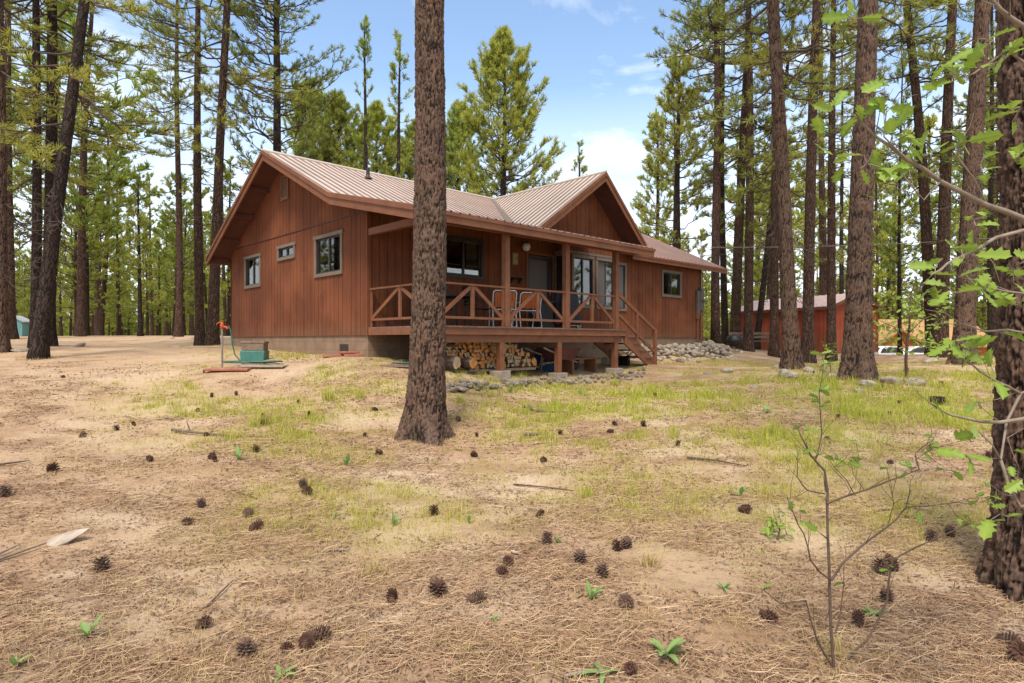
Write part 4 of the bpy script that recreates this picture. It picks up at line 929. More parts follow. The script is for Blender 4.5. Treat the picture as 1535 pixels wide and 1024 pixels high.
for a in (0, 2.1, 4.2): b = MB(); b.tube([(.2*math.cos(a), .2*math.sin(a), .3), (.34*math.cos(a), .34*math.sin(a), 0)], .02, 6); b.build('leg', M['black'], t)
gq = GP(1137, 527); t = thing('garden_bench', 'dark wooden bench standing before the red shed between pine trunks', 'bench', (gq.x, gq.y + .6, gq.z), -.15)
b = MB()
for y in (-.15, 0, .15): b.box((-.95, y - .06, .40), (.95, y + .06, .44))
b.build('seat', M['oldwood'], t)
for sx in (-.8, .8): b = MB(); b.box((sx - .04, -.2, 0), (sx + .04, .2, .40)); b.build('leg', M['oldwood'], t)
b = MB()
for z in (.55, .70): b.box((-.95, .20, z), (.95, .23, z + .1))
b.box((-.8, .17, .3), (-.74, .2, .8)); b.box((.74, .17, .3), (.8, .2, .8)); b.build('backrest', M['oldwood'], t)
q = HP(LEN - .02, -.16, 3.57); b = MB(); far_ = Vector((30, 22.5, 5.2)); pts = []
for i in range(25):
    f = i / 24; p = q.lerp(far_, f); p.z -= 2.2 * f * (1 - f) * .9; pts.append(p)
b.tube(pts, .012, 5); tag(b.build('service_cable', M['galv']), 'thin service cable strung from the roof mast off to the right', 'cable')

# ------------------------------------------------------------------ pines
def tubes_np(paths, nside):
    """many tapered tubes at once: list of (pts (k,3), radii (k,))"""
    V, F, base = [], [], 0; an = np.arange(nside) * 2 * math.pi / nside
    for pts, rad in paths:
        k = len(pts); T = np.gradient(pts, axis=0); T = unit(T); a = np.where(np.abs(T[:, 2:3]) < .9, np.array([[0,0,1.]]), np.array([[1.,0,0]]))
        X = unit(np.cross(T, a)); Y = np.cross(T, X)
        ring = pts[:, None] + (X[:, None] * np.cos(an)[None, :, None] + Y[:, None] * np.sin(an)[None, :, None]) * np.asarray(rad)[:, None, None]
        V.append(ring.reshape(-1, 3)); i = (np.arange(k - 1)[:, None] * nside + np.arange(nside)[None]).ravel(); j = (np.arange(k - 1)[:, None] * nside + (np.arange(nside) + 1) % nside).ravel()
        F.append(np.stack([i, j, j + nside, i + nside], 1) + base); base += k * nside
    return np.concatenate(V), np.concatenate(F)

def needle_tufts(Pp, D, n, Ln, wd, rng, spread=1.0, back=.35):
    """Pp (N,3) tuft centres, D (N,3) twig directions: n needle blades each"""
    N = len(Pp); r = unit(rng.normal(size=(N, n, 3))); d = unit(D[:, None] * (1.0 / spread) + r * .95 + np.array([0, 0, .12]))
    ln = Ln * rng.uniform(.7, 1.15, (N, n, 1)); st = Pp[:, None] - D[:, None] * (rng.random((N, n, 1)) * back * Ln * 1.6)
    side = unit(np.cross(d, rng.normal(size=(N, n, 3)))) * wd * .5
    V = np.stack([st - side * .6, st + side * .6, st + d * ln * .55 + side, st + d * ln, st + d * ln * .55 - side], 2).reshape(-1, 3)
    b = np.arange(N * n)[:, None] * 5; F = np.concatenate([b + np.array([[0, 1, 2, 3]]), b + np.array([[0, 3, 4, 4]])])[:, :]
    tri = b + np.array([[0, 3, 4]]); quad = b + np.array([[0, 1, 2, 3]])
    tint = np.repeat(np.clip(rng.normal(.5, .2, N), 0, 1), n * 5) + np.tile(np.array([-.15, -.15, 0, .12, 0]), N * n)
    return V, [quad, tri], np.clip(tint, 0, 1)

def crown_paths(rng, H, z0, Rm, nb, shape, dead=0, up=.15, dia=.4, twigs=7, tpt=2, droop=.0):
    """branches round a vertical stem; returns wood paths, tuft points and directions"""
    paths, TP, TD = [], [], []
    for i in range(nb + dead):
        isdead = i >= nb
        f = rng.random() ** .85 if not isdead else -rng.random() * .55
        z = z0 + (H - z0) * f if not isdead else max(1.8, z0 + f * z0)
        prof = shape(max(f, 0)); Lb = Rm * prof * rng.uniform(.65, 1.1) if not isdead else Rm * rng.uniform(.12, .5)
        az = rng.random() * 2 * math.pi; el = up + .55 * max(f, 0) + rng.normal(0, .13) - (.3 if isdead else 0) - droop * (1 - max(f, 0))
        k = 7; t = np.linspace(0, 1, k); h = np.array([math.cos(az), math.sin(az), 0])
        bend = rng.normal(0, .16); sd = np.array([-math.sin(az), math.cos(az), 0])
        pts = np.array([0, 0, z]) + h * (t * Lb * math.cos(el))[:, None] + sd * (bend * t ** 2 * Lb)[:, None] + np.array([0, 0, 1]) * (t * Lb * math.sin(el) + (.14 - droop * .3) * Lb * t ** 2.2 - .06 * Lb * np.sin(t * 3.1))[:, None]
        pts[1:-1] += rng.normal(0, .022 * Lb, (k - 2, 3))
        rb = max(.010, .011 * Lb + .006) * (1 if not isdead else .8); paths.append((pts, rb * (1 - .85 * t)))
        nt_ = max(3, int(twigs * (.5 + .5 * Lb / Rm)))
        for j in range(nt_):
            tt = rng.uniform(.28, 1.0) if j else 1.0; q = np.array([np.interp(tt, t, pts[:, c]) for c in range(3)]); q2 = np.array([np.interp(min(tt + .05, 1), t, pts[:, c]) for c in range(3)]); q1 = np.array([np.interp(tt - .06, t, pts[:, c]) for c in range(3)])
            bd = unit(q2 - q1); s_ = 1 if rng.random() < .5 else -1
            d = unit(bd * rng.uniform(.5, 1.1) + np.cross(bd, [0, 0, 1]) * s_ * rng.uniform(.3, 1.0) + np.array([0, 0, rng.uniform(-.1, .55)])) if j else bd
            Lt = (.16 + .26 * Lb * (1.15 - tt) + .06) * rng.uniform(.7, 1.2)
            tp = np.stack([q, q + d * Lt * .55 + [0, 0, -.02 * Lt], q + d * Lt + [0, 0, .08 * Lt]])
            paths.append((tp, np.array([.010, .007, .004]) * (1 + .15 * Lb)))
            if not isdead:
                for m_ in range(tpt):
                    f_ = 1 - m_ * .42 / max(tpt - 1, 1) * 1.2; TP.append(tp[0] + (tp[2] - tp[0]) * max(f_, .3) + rng.normal(0, .02, 3)); TD.append(unit(d + np.array([0, 0, .25])))
    # leader
    TP.append([0, 0, H]); TD.append([0, 0, 1])
    return paths, np.array(TP, float), np.array(TD, float)

def make_crown(seed, H, z0, Rm, nb, shape, n=14, Ln=.2, wd=.022, mat='needle', **kw):
    rng = np.random.default_rng(seed); paths, TP, TD = crown_paths(rng, H, z0, Rm, nb, shape, **kw)
    wv, wf = tubes_np(paths, 4); nv, nf, tint = needle_tufts(TP, TD, n, Ln, wd, rng)
    V = np.concatenate([wv, nv]); o = len(wv); F = [wf, nf[0] + o, nf[1] + o]
    mi = np.concatenate([np.zeros(len(wf)), np.ones(len(nf[0]) + len(nf[1]))])
    ob = npmesh('crown', V, F, [M['limb'], M[mat]], mi=mi, attr={'tint': np.concatenate([np.zeros(o), tint])})
    ob['H'] = H; COL.objects.unlink(ob); return ob
cone_ = lambda f: (1 - f) ** .75 * .9 + .1
tall_ = lambda f: (.55 + .9 * f * (1 - f) * 2) * (1 - f ** 3) + .08
oval_ = lambda f: math.sin(math.pi * min(1, .22 + .78 * f)) ** .8 * .95 + .06
CR = {
 'tall': [make_crown(10 + i, 21, z, 3.1, 62, tall_, n=16, Ln=.21, wd=.02, dead=dd, twigs=11, tpt=2, up=-.05, droop=dr_) for i, (z, dd, dr_) in enumerate(((6.5, 10, .25), (5.2, 14, .35), (7.5, 12, .2), (4.6, 12, .4)))],
 'open': [make_crown(25, 20, 5.0, 3.3, 140, tall_, n=16, Ln=.21, wd=.021, dead=4, twigs=10, tpt=2, up=.12)],
 'high': [make_crown(20 + i, 21, 9.5, 3.0, 50, tall_, n=14, Ln=.21, wd=.022, dead=0, twigs=9, tpt=2, up=0) for i in range(2)],
 'young': [make_crown(30 + i, 11, z, 2.2, 78, cone_, n=15, Ln=.2, wd=.024, mat='needle_lt' if i != 1 else 'needle', twigs=8, tpt=2, up=.1) for i, z in enumerate((1.8, 2.6, 1.2))],
 'bushy': [make_crown(40 + i, 13, 2.0, 2.6, 215, oval_, n=18, Ln=.24, wd=.024, mat='needle_lt' if i else 'needle', twigs=10, tpt=2, up=.25) for i in range(2)],
 'slim': [make_crown(50 + i, 13, 3.0, 1.25, 46, cone_, n=13, Ln=.2, wd=.024, mat='needle_lt', twigs=5, tpt=2, up=.3) for i in range(2)],
 'far': [make_crown(60 + i, 15, z, 2.7, 60, sh_, n=10, Ln=.3, wd=.06, mat='needle' if i == 3 else 'needle_lt', twigs=7, tpt=2, up=.05, dead=4) for i, (z, sh_) in enumerate(((4.0, tall_), (2.2, oval_), (3.0, cone_), (5.5, tall_), (1.6, cone_), (6.5, oval_)))],
}
cr_used = {}
def take_crown(kind, i, parent, H, spread=1.0, spin=0.):
    src = CR[kind][i % len(CR[kind])]; o = src.copy(); COL.objects.link(o); o.parent = parent; s_ = H / src['H']; o.scale = (s_ * spread, s_ * spread, s_); o.rotation_euler = (0, 0, spin); o.name = 'crown'; return o

def worley_plate(th, z, rad, H, seed, cw=.085, ch=.20):
    """bark plates on a stem: returns height 0..1 on the (theta, z) grid, seamless round the stem"""
    rng = np.random.default_rng(seed); circ = 2 * math.pi * rad; nu = max(6, int(circ / cw)); nv = max(4, int(H / ch)); U_, V_ = np.meshgrid(np.arange(nu), np.arange(-2, nv + 2), indexing='ij')
    jx = rng.random(U_.shape); jy = rng.random(U_.shape)
    iu = th / (2 * math.pi) * nu; iv = z / ch; F1 = np.full(th.shape, 9.); F2 = np.full(th.shape, 9.); ID = np.zeros(th.shape)
    bu, bv = np.floor(iu).astype(int), np.floor(iv).astype(int)
    for a in (-1, 0, 1):
        for b in (-1, 0, 1):
            cu, cv_ = (bu + a) % nu, np.clip(bv + b + 2, 0, nv + 3); d = np.hypot(iu - (bu + a + .1 + .8 * jx[cu, cv_]), iv - (bv + b + .1 + .8 * jy[cu, cv_]))
            ID = np.where(d < F1, jx[cu, cv_], ID); F2 = np.where(d < F1, F1, np.minimum(F2, d)); F1 = np.minimum(F1, d)
    return sstep(.02, .34, F2 - F1), ID

def stem_mesh(name, H, r0, r1, flare=.45, flare_h=.5, rows=40, sides=12, seed=0, mat='bark', bend=None, plates=0., top=None, depth=1.2):
    """tapered stem from 0.4 m below ground; bend(z)->(dx,dy); plates: real bark relief in metres"""
    if plates: zz = np.concatenate([np.linspace(-.4, top, rows), np.linspace(top + .12, H, 24)])
    else: zz = -.4 + (H + .4) * np.linspace(0, 1, rows) ** 1.25
    th = np.arange(sides) * 2 * math.pi / sides; TH, ZZ = np.meshgrid(th, zz)
    rad = r1 + (r0 - r1) * np.clip(1 - ZZ / H, 0, 1) ** .8; rng = np.random.default_rng(abs(seed)); ph = rng.random(3) * 6.3
    root = flare * np.exp(-np.clip(ZZ, -.1, 99) / flare_h) * (1 + .45 * np.cos(5 * TH + ph[0]) * np.exp(-np.clip(ZZ, 0, 99) / (flare_h * .8)) + .3 * np.cos(3 * TH + ph[1]))
    r = rad * (1 + root) * (1 + .035 * np.cos(2 * TH + ph[2] + ZZ * .4) + .03 * (vnoise(ZZ * 1.4 + seed, TH * 0 + seed) - .5)); at = {}
    if plates:
        cx_, sx_ = np.cos(TH) * 3 + 20, np.sin(TH) * 3
        w1 = (fbm(cx_ * 1.6 + ZZ * 1.1, ZZ * 2.2 + sx_ * 1.6, seed) - .47) * 1.3; w2 = (fbm(cx_ * 5, ZZ * 9 + sx_ * 5, seed + 3) - .47) * .35
        wz = ZZ + (fbm(cx_ * 4 + 7, sx_ * 4 + ZZ * 3, seed + 5) - .47) * .35
        p1, id1 = worley_plate((TH + w1 + w2) % (2 * math.pi), wz + .4, r0, H + 1, seed, .05, .42)
        p2, id2 = worley_plate((TH + w1 * .6 - w2 * 1.5) % (2 * math.pi), wz * 1.1 + .4, r0, H + 2, seed + 1, .026, .17)
        fine = fbm(np.cos(TH) * 11 + 20, ZZ * 22 + np.sin(TH) * 11, seed) - .5
        pl = np.clip(p1 * (.74 + .26 * p2) * (.72 + .4 * id1) + .30 * fine, 0, 1)
        r = r + plates * (pl - .55) * (.7 + .5 * id1) + plates * .5 * fine + plates * .35 * (id2 - .5); at['plate'] = pl.ravel()
    bx_, by_ = bend(ZZ) if bend else (0, 0)
    V = np.stack([r * np.cos(TH) + bx_, r * np.sin(TH) + by_, ZZ], 2).reshape(-1, 3); k = len(zz)
    i = (np.arange(k - 1)[:, None] * sides + np.arange(sides)[None]).ravel(); j = (np.arange(k - 1)[:, None] * sides + (np.arange(sides) + 1) % sides).ravel()
    return npmesh(name, V, [np.stack([i, j, j + sides, i + sides], 1)], M[mat], attr=at, smooth=True)

def lean_rot(px0, y0, px1, y1, d):
    """lean angle of a stem seen from (px0,y0) at its base to (px1,y1) higher up"""
    return math.atan2(px1 - px0, y0 - y1)
def pine(label, px, d, wpx, top=None, H=21., kind='tall', ci=0, spread=1., spin=0., mat='bark', group=None, crown_H=None, rows=26, name='pine_tree', flare=.45):
    """px base column at depth d, wpx trunk width in photo pixels at mid height, top=(px,y) a point higher on the stem"""
    x = (px - CX) / FPX * d; z = gz(x, d); y0 = CY - z / d * FPX; t = thing(name, label, 'tree', (x, d, z), 0, group)
    if top: t.rotation_euler = (0, lean_rot(px, y0, top[0], top[1], d), 0)
    r0 = wpx * d / FPX / 2 * 1.08; rs = random.Random(int(px * 7 + d)); a, b, c = rs.uniform(0, 6), rs.uniform(0, 6), rs.uniform(.02, .07)
    hi = dict(plates=.018, top=.58 * d + 1.3) if wpx >= 20 else {}
    st = stem_mesh('trunk', H, r0, r0 * .16, flare, .28 + r0, 300 if hi else rows, 72 if hi else 14, abs(int(px)), ('bark_dk' if mat == 'barkdark' else 'bark_fg') if hi else mat, **hi, bend=lambda Z: (c * np.sin(Z * .35 + a) - c * math.sin(a), c * np.sin(Z * .28 + b) - c * math.sin(b))); st.parent = t
    take_crown(kind, ci, t, crown_H or H, spread * (.82 if px > 1050 else 1), spin); return t
def tall_fg(label, px, d, wpx, H, seed, top, plates, mat='bark_fg', rows=500, sides=110, flare=.70, fh=.34, lean=None):
    x = (px - CX) / FPX * d; z = gz(x, d); t = thing('pine_tree', label, 'tree', (x, d, z)); r0 = wpx * d / FPX / 2 * 1.06
    if lean: t.rotation_euler = (0, lean, 0)
    st = stem_mesh('trunk', H, r0, r0 * .2, flare, fh, rows, sides, seed, mat, bend=lambda Z: (.03 * np.sin(Z * .6), .02 * np.sin(Z * .5)), plates=plates, top=top); st.parent = t
    take_crown('high', seed, t, H, 1., seed); return t
tall_fg('large reddish pine trunk with flared foot standing in front of the porch', 637, 8.8, 48, 23, 4, 6.7, .026, lean=R(.75))
tall_fg('thick dark furrowed pine trunk cut off by the right edge of the photo', 1546, 3.95, 84, 22, 9, 4.3, .045, flare=.5, fh=.34, rows=520, sides=150)

PINES = [ # label, px, depth, width px, (top px, y), H, kind, crown, spread, mat
 ('slim straight pine at the left, leftmost stem of the triple group', 52, 18, 13, (57, 0), 20, 'tall', 1, 1.0, 'barkdark'),
 ('dark pine in the middle of the triple group at the left', 72, 19, 17, (76, 0), 21, 'tall', 3, 1.1, 'barkdark'),
 ('pine leaning right, front stem of the triple group at the left', 57, 14.5, 18.5, (113, 60), 20, 'tall', 3, .9, 'barkdark'),
 ('pine trunk cut by the left edge of the photo', -2, 16, 20, (-6, 100), 21, 'tall', 3, .95, 'bark'),
 ('reddish pine just right of the left-edge trunk', 13, 30, 16, (12, 200), 21, 'tall', 1, .95, 'bark'),
 ('straight pine left of the house, nearer of the two slim ones', 300, 25, 12.5, (296, 0), 22, 'tall', 2, .8, 'bark'),
 ('slender pine directly left of the straight near one, left of the house', 268, 34, 10, (266, 100), 22, 'tall', 2, .75, 'bark'),
 ('tall pine leaning slightly right beside the left gable of the house', 318, 23, 15, (341, 0), 22, 'tall', 0, .9, 'bark'),
 ('full-crowned pine rising behind the gable peak of the house', 413, 26.5, 15, (414, 0), 20, 'open', 0, .95, 'barkdark'),
 ('first pine trunk right of the house corner', 1073, 26, 13, (1070, 0), 23, 'tall', 2, .9, 'bark'),
 ('thin dark pine just behind the first trunk right of the house', 1087, 30, 10, (1084, 100), 23, 'tall', 0, .9, 'barkdark'),
 ('reddish pine leaning right between the house and the shed', 1101, 28, 14, (1118, 100), 23, 'tall', 1, .9, 'bark'),
 ('straight pine at the left end of the red shed', 1122, 25.5, 13, (1122, 0), 23, 'tall', 2, .9, 'bark'),
 ('thin leaning pine before the left part of the red shed', 1133, 28, 8.5, (1150, 380), 20, 'tall', 0, .7, 'barkdark'),
 ('straight pine in front of the middle of the red shed', 1161, 24, 12, (1155, 0), 23, 'tall', 1, .9, 'bark'),
 ('sturdy pine leaning left, in the grass before the shed', 1187, 16, 21, (1156, 0), 22, 'tall', 3, 1.0, 'bark'),
 ('slim pine right of the sturdy left-leaning one, before the shed', 1210, 21, 16, (1225, 0), 23, 'tall', 0, .9, 'bark'),
 ('slim pine standing behind the red shed roof', 1234, 36, 12, (1231, 100), 23, 'tall', 1, .9, 'bark'),
 ('slim pine at the front right corner of the red shed', 1246, 24.5, 12, (1250, 0), 23, 'tall', 2, .8, 'bark'),
 ('largest pine right of the house, thick straight trunk with flared foot', 1285, 13, 32, (1298, 0), 23, 'tall', 0, 1.0, 'bark'),
 ('very thin dark pine between the oak sapling and the largest right pine', 1349, 26, 5.5, (1352, 250), 13, 'slim', 0, .9, 'barkdark'),
 ('pine leaning far left whose foot crosses another trunk near the cabin', 1399, 24, 16, (1355, 0), 23, 'tall', 1, .9, 'bark'),
 ('upright pine crossing the left-leaning one near the cabin', 1409, 23, 18, (1428, 0), 23, 'tall', 3, 1.0, 'bark'),
 ('thick pine leaning right at the right side, in front of the cabin', 1443, 16.6, 25, (1473, 0), 23, 'tall', 2, 1.0, 'bark'),
 ('thin pine between the thick leaning pine and the right-edge trunk', 1487, 30, 9, (1487, 150), 21, 'tall', 0, .9, 'barkdark'),
 ('thin pine trunk behind the largest right-hand pine', 1263, 40, 7, (1263, 200), 21, 'tall', 1, .9, 'barkdark'),
]
for i, (lb, px, d, wp, tp, H, kd, ci_, sp_, mt_) in enumerate(PINES): pine(lb, px, d, wp, tp, H, kd, ci_, sp_, spin=i * 1.7, mat=mt_, flare=.6 if wp > 20 else .4)
def by_top(label, px, d, top_y, kind, ci_, spread=1., wpx=9, spin=0., base=None):
    x = (px - CX) / FPX * d; z = gz(x, d); H = (CY - top_y) / FPX * d - z; return pine(label, px, d, wpx, None, H, kind, ci_, spread, spin, 'barkdark', None, H)
by_top('big bushy pine behind the middle of the roof, against the sky', 755, 33, 60, 'bushy', 1, .95, 12, 1.0)
by_top('slender sparse pine behind the roof left of the big trunk', 600, 34, 58, 'slim', 0, 1.0, 9, .4)
by_top('thin pointed pine behind the roof, second left of the big trunk', 546, 36, 34, 'slim', 1, .75, 9, 2.)
by_top('small pine tip rising over the roof valley', 868, 40, 220, 'slim', 0, 1.1, 8, 3.)
by_top('tall pine behind the right wing of the house', 1018, 33, 92, 'young', 1, .95, 13, .8)
by_top('loose pine between the right wing and the first trunk', 985, 42, 180, 'young', 0, .8, 8, 2.8)
by_top('bushy low pine behind the left part of the roof', 565, 40, 165, 'bushy', 1, 1.0, 8, 1.2)
by_top('low pine close to the big trunk behind the roof', 625, 44, 190, 'bushy', 0, 1.0, 8, 4.)
by_top('pale pine behind the roof right of the big trunk', 688, 46, 165, 'bushy', 1, .9, 8, 5.)
by_top('pine filling the gap behind the chimney pipe', 508, 40, 150, 'bushy', 0, .9, 8, .3)
by_top('pine low behind the gable roof slope', 465, 42, 130, 'bushy', 1, .9, 8, 2.3)
by_top('full pine with rounded crown beyond the clearing on the left', 128, 40, 218, 'young', 2, 1.15, 9, .7)
by_top('pointed pine beyond the clearing, nearer the house', 210, 36, 268, 'young', 0, .85, 6, 1.9)
by_top('small feathery pine beside the trunk behind the gable', 345, 40, 240, 'slim', 1, 1.0, 6, 1.1)
by_top('pale young pine behind the yard hydrant', 322, 30, 430, 'young', 2, 1.0, 4, 2.2)

# the forest beyond: single trees, nothing in the photo tells them apart
far_stem = [stem_mesh('trunk', 15, .17, .04, .25, .4, 9, 8, 70 + i, 'bark', bend=lambda Z, i=i: (.12 * np.sin(Z * .3 + i), .1 * np.sin(Z * .25 + 2 * i))) for i in range(4)]
for o in far_stem: COL.objects.unlink(o)
frr = random.Random(21)
def far_tree(x, d, H, ci_, label, group):
    z = gz(x, d); t = thing('pine_tree', label, 'tree', (x, d, z), frr.uniform(0, 6.3), group); s_ = H / 15
    o = frr.choice(far_stem).copy(); COL.objects.link(o); o.parent = t; k = s_ * frr.uniform(.75, 1.3); o.scale = (k, k, s_); take_crown('far', ci_, t, H, frr.uniform(.75, 1.05), 0); t.rotation_euler = (frr.uniform(-.03, .03), frr.uniform(-.03, .03), t.rotation_euler.z)
placed = []
def forest(n, pxr, dr, Hr, label, group, cis, avoid=()):
    k = 0; tries = 0
    while k < n and tries < 8000:
        tries += 1; px = frr.uniform(*pxr); d = math.sqrt(frr.uniform(dr[0] ** 2, dr[1] ** 2)); x = (px - CX) / FPX * d
        if any((x - a) ** 2 + (d - b) ** 2 < 2.4 ** 2 for a, b in placed): continue
        if any(ax0 < x < ax1 and ay0 < d < ay1 for ax0, ax1, ay0, ay1 in avoid): continue
        placed.append((x, d)); far_tree(x, d, frr.uniform(*Hr), frr.choice(cis), label, group); k += 1
keep = [(10, 18, 22, 35.5), (20, 36, 31, 52), (-40, -33, 42, 48)]
forest(36, (-60, 345), (38, 95), (10, 17), 'pine in the forest beyond the clearing left of the house', 'forest pines beyond the left clearing', (0, 1, 2, 3, 4, 5), keep)
forest(80, (-60, 345), (40, 95), (6, 10.5), 'low bright pine filling the forest beyond the left clearing', 'low forest pines beyond the left clearing', (1, 2, 4), keep)
forest(5, (-60, 150), (34, 60), (16, 23), 'tall pine in the deep forest at the far left', 'tall forest pines at the far left', (0, 3, 5), keep)
forest(32, (345, 960), (48, 85), (8.5, 12.5), 'low forest pine behind the house roof', 'forest pines behind the house', (1, 2, 4), keep)
forest(34, (1000, 1600), (36, 95), (16, 26), 'tall forest pine behind the shed and the right-hand trunks', 'tall forest pines on the right', (0, 1, 2, 3, 5), keep)
forest(52, (1040, 1600), (44, 95), (6, 12), 'low forest pine behind the shed and the cabin', 'low forest pines on the right', (1, 2, 4), keep)
forest(10, (1640, 2100), (14, 30), (11, 19), 'pine beyond the right edge of the view, mirrored in the bay windows', 'pines beyond the right edge', (1, 2, 5))
forest(10, (-900, -160), (14, 28), (11, 19), 'pine beyond the left edge of the view, mirrored in the gable windows', 'pines beyond the left edge', (1, 2, 5))

# the far-off wood behind everything: one mass nobody could count
wr = np.random.default_rng(5); WP, WD = [], []
for i in range(330):
    d = wr.uniform(88, 132); px = wr.uniform(-120, 1660); x = (px - CX) / FPX * d; z = gz(x, d); h = wr.uniform(5, 10) if 345 < px < 980 else wr.uniform(6, 12); k = 85
    f = wr.random(k) ** 1.2; a = wr.uniform(0, 6.28, k); r = 2.3 * (1 - f) ** .7 * np.sqrt(wr.random(k)) + .15
    WP.append(np.stack([x + r * np.cos(a), d + r * np.sin(a), z + .2 + h * f], 1)); WD.append(unit(np.stack([np.cos(a), np.sin(a), np.full(k, .4)], 1)))
nv, nf, tn = needle_tufts(np.concatenate(WP), np.concatenate(WD), 5, .85, .26, wr)
tag(npmesh('woods', nv, nf, M['needle_lt'], attr={'tint': tn}), 'far-off wood of low pines closing the horizon', kind='stuff')

# ------------------------------------------------------------------ what lies and grows on the ground
G_ = np.random.default_rng(99)
def sample_ground(n, d0, d1, tl=-.92, tr=.92, power=1.0):
    d = d0 * (d1 / d0) ** (G_.random(n) ** power); t = G_.uniform(tl, tr, n); return t * d, d
def inside_house(x, y, m=.0):
    rx, ry = x - C0[0], y - C0[1]; s = rx * U[0] + ry * U[1]; v = rx * Vv[0] + ry * Vv[1]
    return (s > -m) & (s < 14.5 + m) & (v > -m) & (v < 8.4)
def strew(name, n, d0, d1, Ln, wd, mat, label, clump=None, curve=.15, lift=.012, power=1.0, thr=None):
    x, y = sample_ground(n, d0, d1, power=power)
    if thr is not None:
        f = fbm(x * .9, y * 1.2, 51); f2 = fbm(x * 3.3, y * 4.5, 53); k = (f * .6 + f2 * .4 + G_.uniform(-.11, .11, n)) > thr + .17 * bare_amount(x, y); x, y = x[k], y[k]
    k = ~inside_house(x, y); x, y = x[k], y[k]; n = len(x); z = ground_z(x, y)
    a = G_.uniform(0, 2 * math.pi, n); far = np.clip(y / 5, 1, 2.4); ln = Ln * (G_.uniform(.55, 1.15, n) if Ln > .1 else np.exp(G_.normal(-.25, .55, n))); w_ = wd * far * G_.uniform(.7, 1.2, n)
    dx, dy = np.cos(a), np.sin(a); px_, py_ = -dy, dx; cv = G_.normal(0, curve, n) * ln; pitch = G_.normal(0, .16, n)
    Vs = []
    for t, k_ in ((-.5, .5), (0., 1.), (.5, .3)):
        cx = x + dx * ln * t + px_ * cv * (t * t * 4); cy = y + dy * ln * t + py_ * cv * (t * t * 4); cz = z + lift * G_.uniform(.4, 1.8, n) + np.abs(pitch) * ln * (t + .5) * .6
        for s_ in (-1, 1): Vs.append(np.stack([cx + px_ * w_ * .5 * s_ * k_, cy + py_ * w_ * .5 * s_ * k_, cz + s_ * w_ * .25], 1))
    V = np.stack(Vs, 1).reshape(-1, 3); b = np.arange(n)[:, None] * 6; F = np.concatenate([b + np.array([[0, 1, 3, 2]]), b + np.array([[2, 3, 5, 4]])])
    tint = np.repeat(np.clip(G_.normal(.5, .26, n), 0, 1), 6)
    return tag(npmesh(name, V, [F], M[mat], attr={'tint': tint}), label, kind='stuff')
strew('needle_litter', 120000, 2.1, 12, .15, .0024, 'litter', 'fallen brown and straw-coloured pine needles', thr=.475)
strew('bark_litter', 95000, 2.1, 14, .022, .009, 'chips', 'dark crumbs of bark and cone scales', curve=0, lift=.006, thr=.41)
def blades(name, cx, cy, nb, h, wd, mat, label, lean=.5, tintm=.5, spread=.05, kind='stuff'):
    """grass blades rising from clump centres"""
    N = len(cx); n = N * nb; cx, cy = np.repeat(cx, nb), np.repeat(cy, nb); hh = np.repeat(h, nb) * G_.uniform(.5, 1.15, n)
    x = cx + G_.normal(0, spread, n); y = cy + G_.normal(0, spread, n); z = ground_z(x, y) - .004; a = G_.uniform(0, 6.28, n); l_ = np.abs(G_.normal(0, lean, n)) * hh; w_ = wd * np.clip(y / 5, 1, 2.6) * G_.uniform(.7, 1.2, n)
    sa = a + 1.57; Vs = []
    for t, k_ in ((0, 1.), (.5, .85), (1., .12)):
        px_ = x + np.cos(a) * l_ * t ** 1.8; py_ = y + np.sin(a) * l_ * t ** 1.8; pz = z + hh * (t - .18 * t * t * l_ / np.maximum(hh, .01))
        for s_ in (-.5, .5): Vs.append(np.stack([px_ + np.cos(sa) * w_ * s_ * k_, py_ + np.sin(sa) * w_ * s_ * k_, pz], 1))
    V = np.stack(Vs, 1).reshape(-1, 3); b = np.arange(n)[:, None] * 6; F = np.concatenate([b + np.array([[0, 1, 3, 2]]), b + np.array([[2, 3, 5, 4]])])
    tint = np.repeat(np.clip(G_.normal(0, .2, n) + (np.repeat(tintm, nb) if np.ndim(tintm) else tintm), 0, 1), 6)
    o = npmesh(name, V, [F], M[mat], attr={'tint': tint}); return tag(o, label, kind=kind) if label else o
x, y = sample_ground(80000, 3.6, 26, -1.0, 1.0, .8); ga = grass_amount(x, y); k = (G_.random(len(x)) < ga ** 1.15 * (.35 + 1.3 * sstep(.42, .6, fbm(x * 5.5, y * 5.5, 91)))) & ~inside_house(x, y, .1); x, y, ga = x[k], y[k], ga[k]
blades('grass', x, y, 9, .03 + .095 * ga * G_.gamma(2.2, .45, len(x)), .0038, 'grassm', 'short yellow-green grass in a band before the porch and in thin patches', .55, np.clip(.15 + .85 * ga, 0, 1), .045)
x, y = sample_ground(5200, 2.3, 13, power=.9)
for tx, ty, r in ((-1.23, 8.8, .36), (3.30, 3.95, .36), (7.21, 16, .34), (7.22, 13, .38), (12.0, 16.6, .38), (-11.05, 14.5, .28)):
    a = G_.uniform(0, 6.28, 70); q = r * np.exp(G_.normal(.18, .16, 70)); x = np.concatenate([x, tx + q * np.cos(a)]); y = np.concatenate([y, ty + q * np.sin(a)])
f = fbm(x * 1.7, y * 1.7, 61); f[5200:] = 1; k = (f > .47) & ~inside_house(x, y, .1); x, y = x[k], y[k]
blades('dry_grass', x, y, 6, G_.uniform(.03, .09, len(x)), .0028, 'drym', 'thin dry straw among the needles', .9, .45, .05)

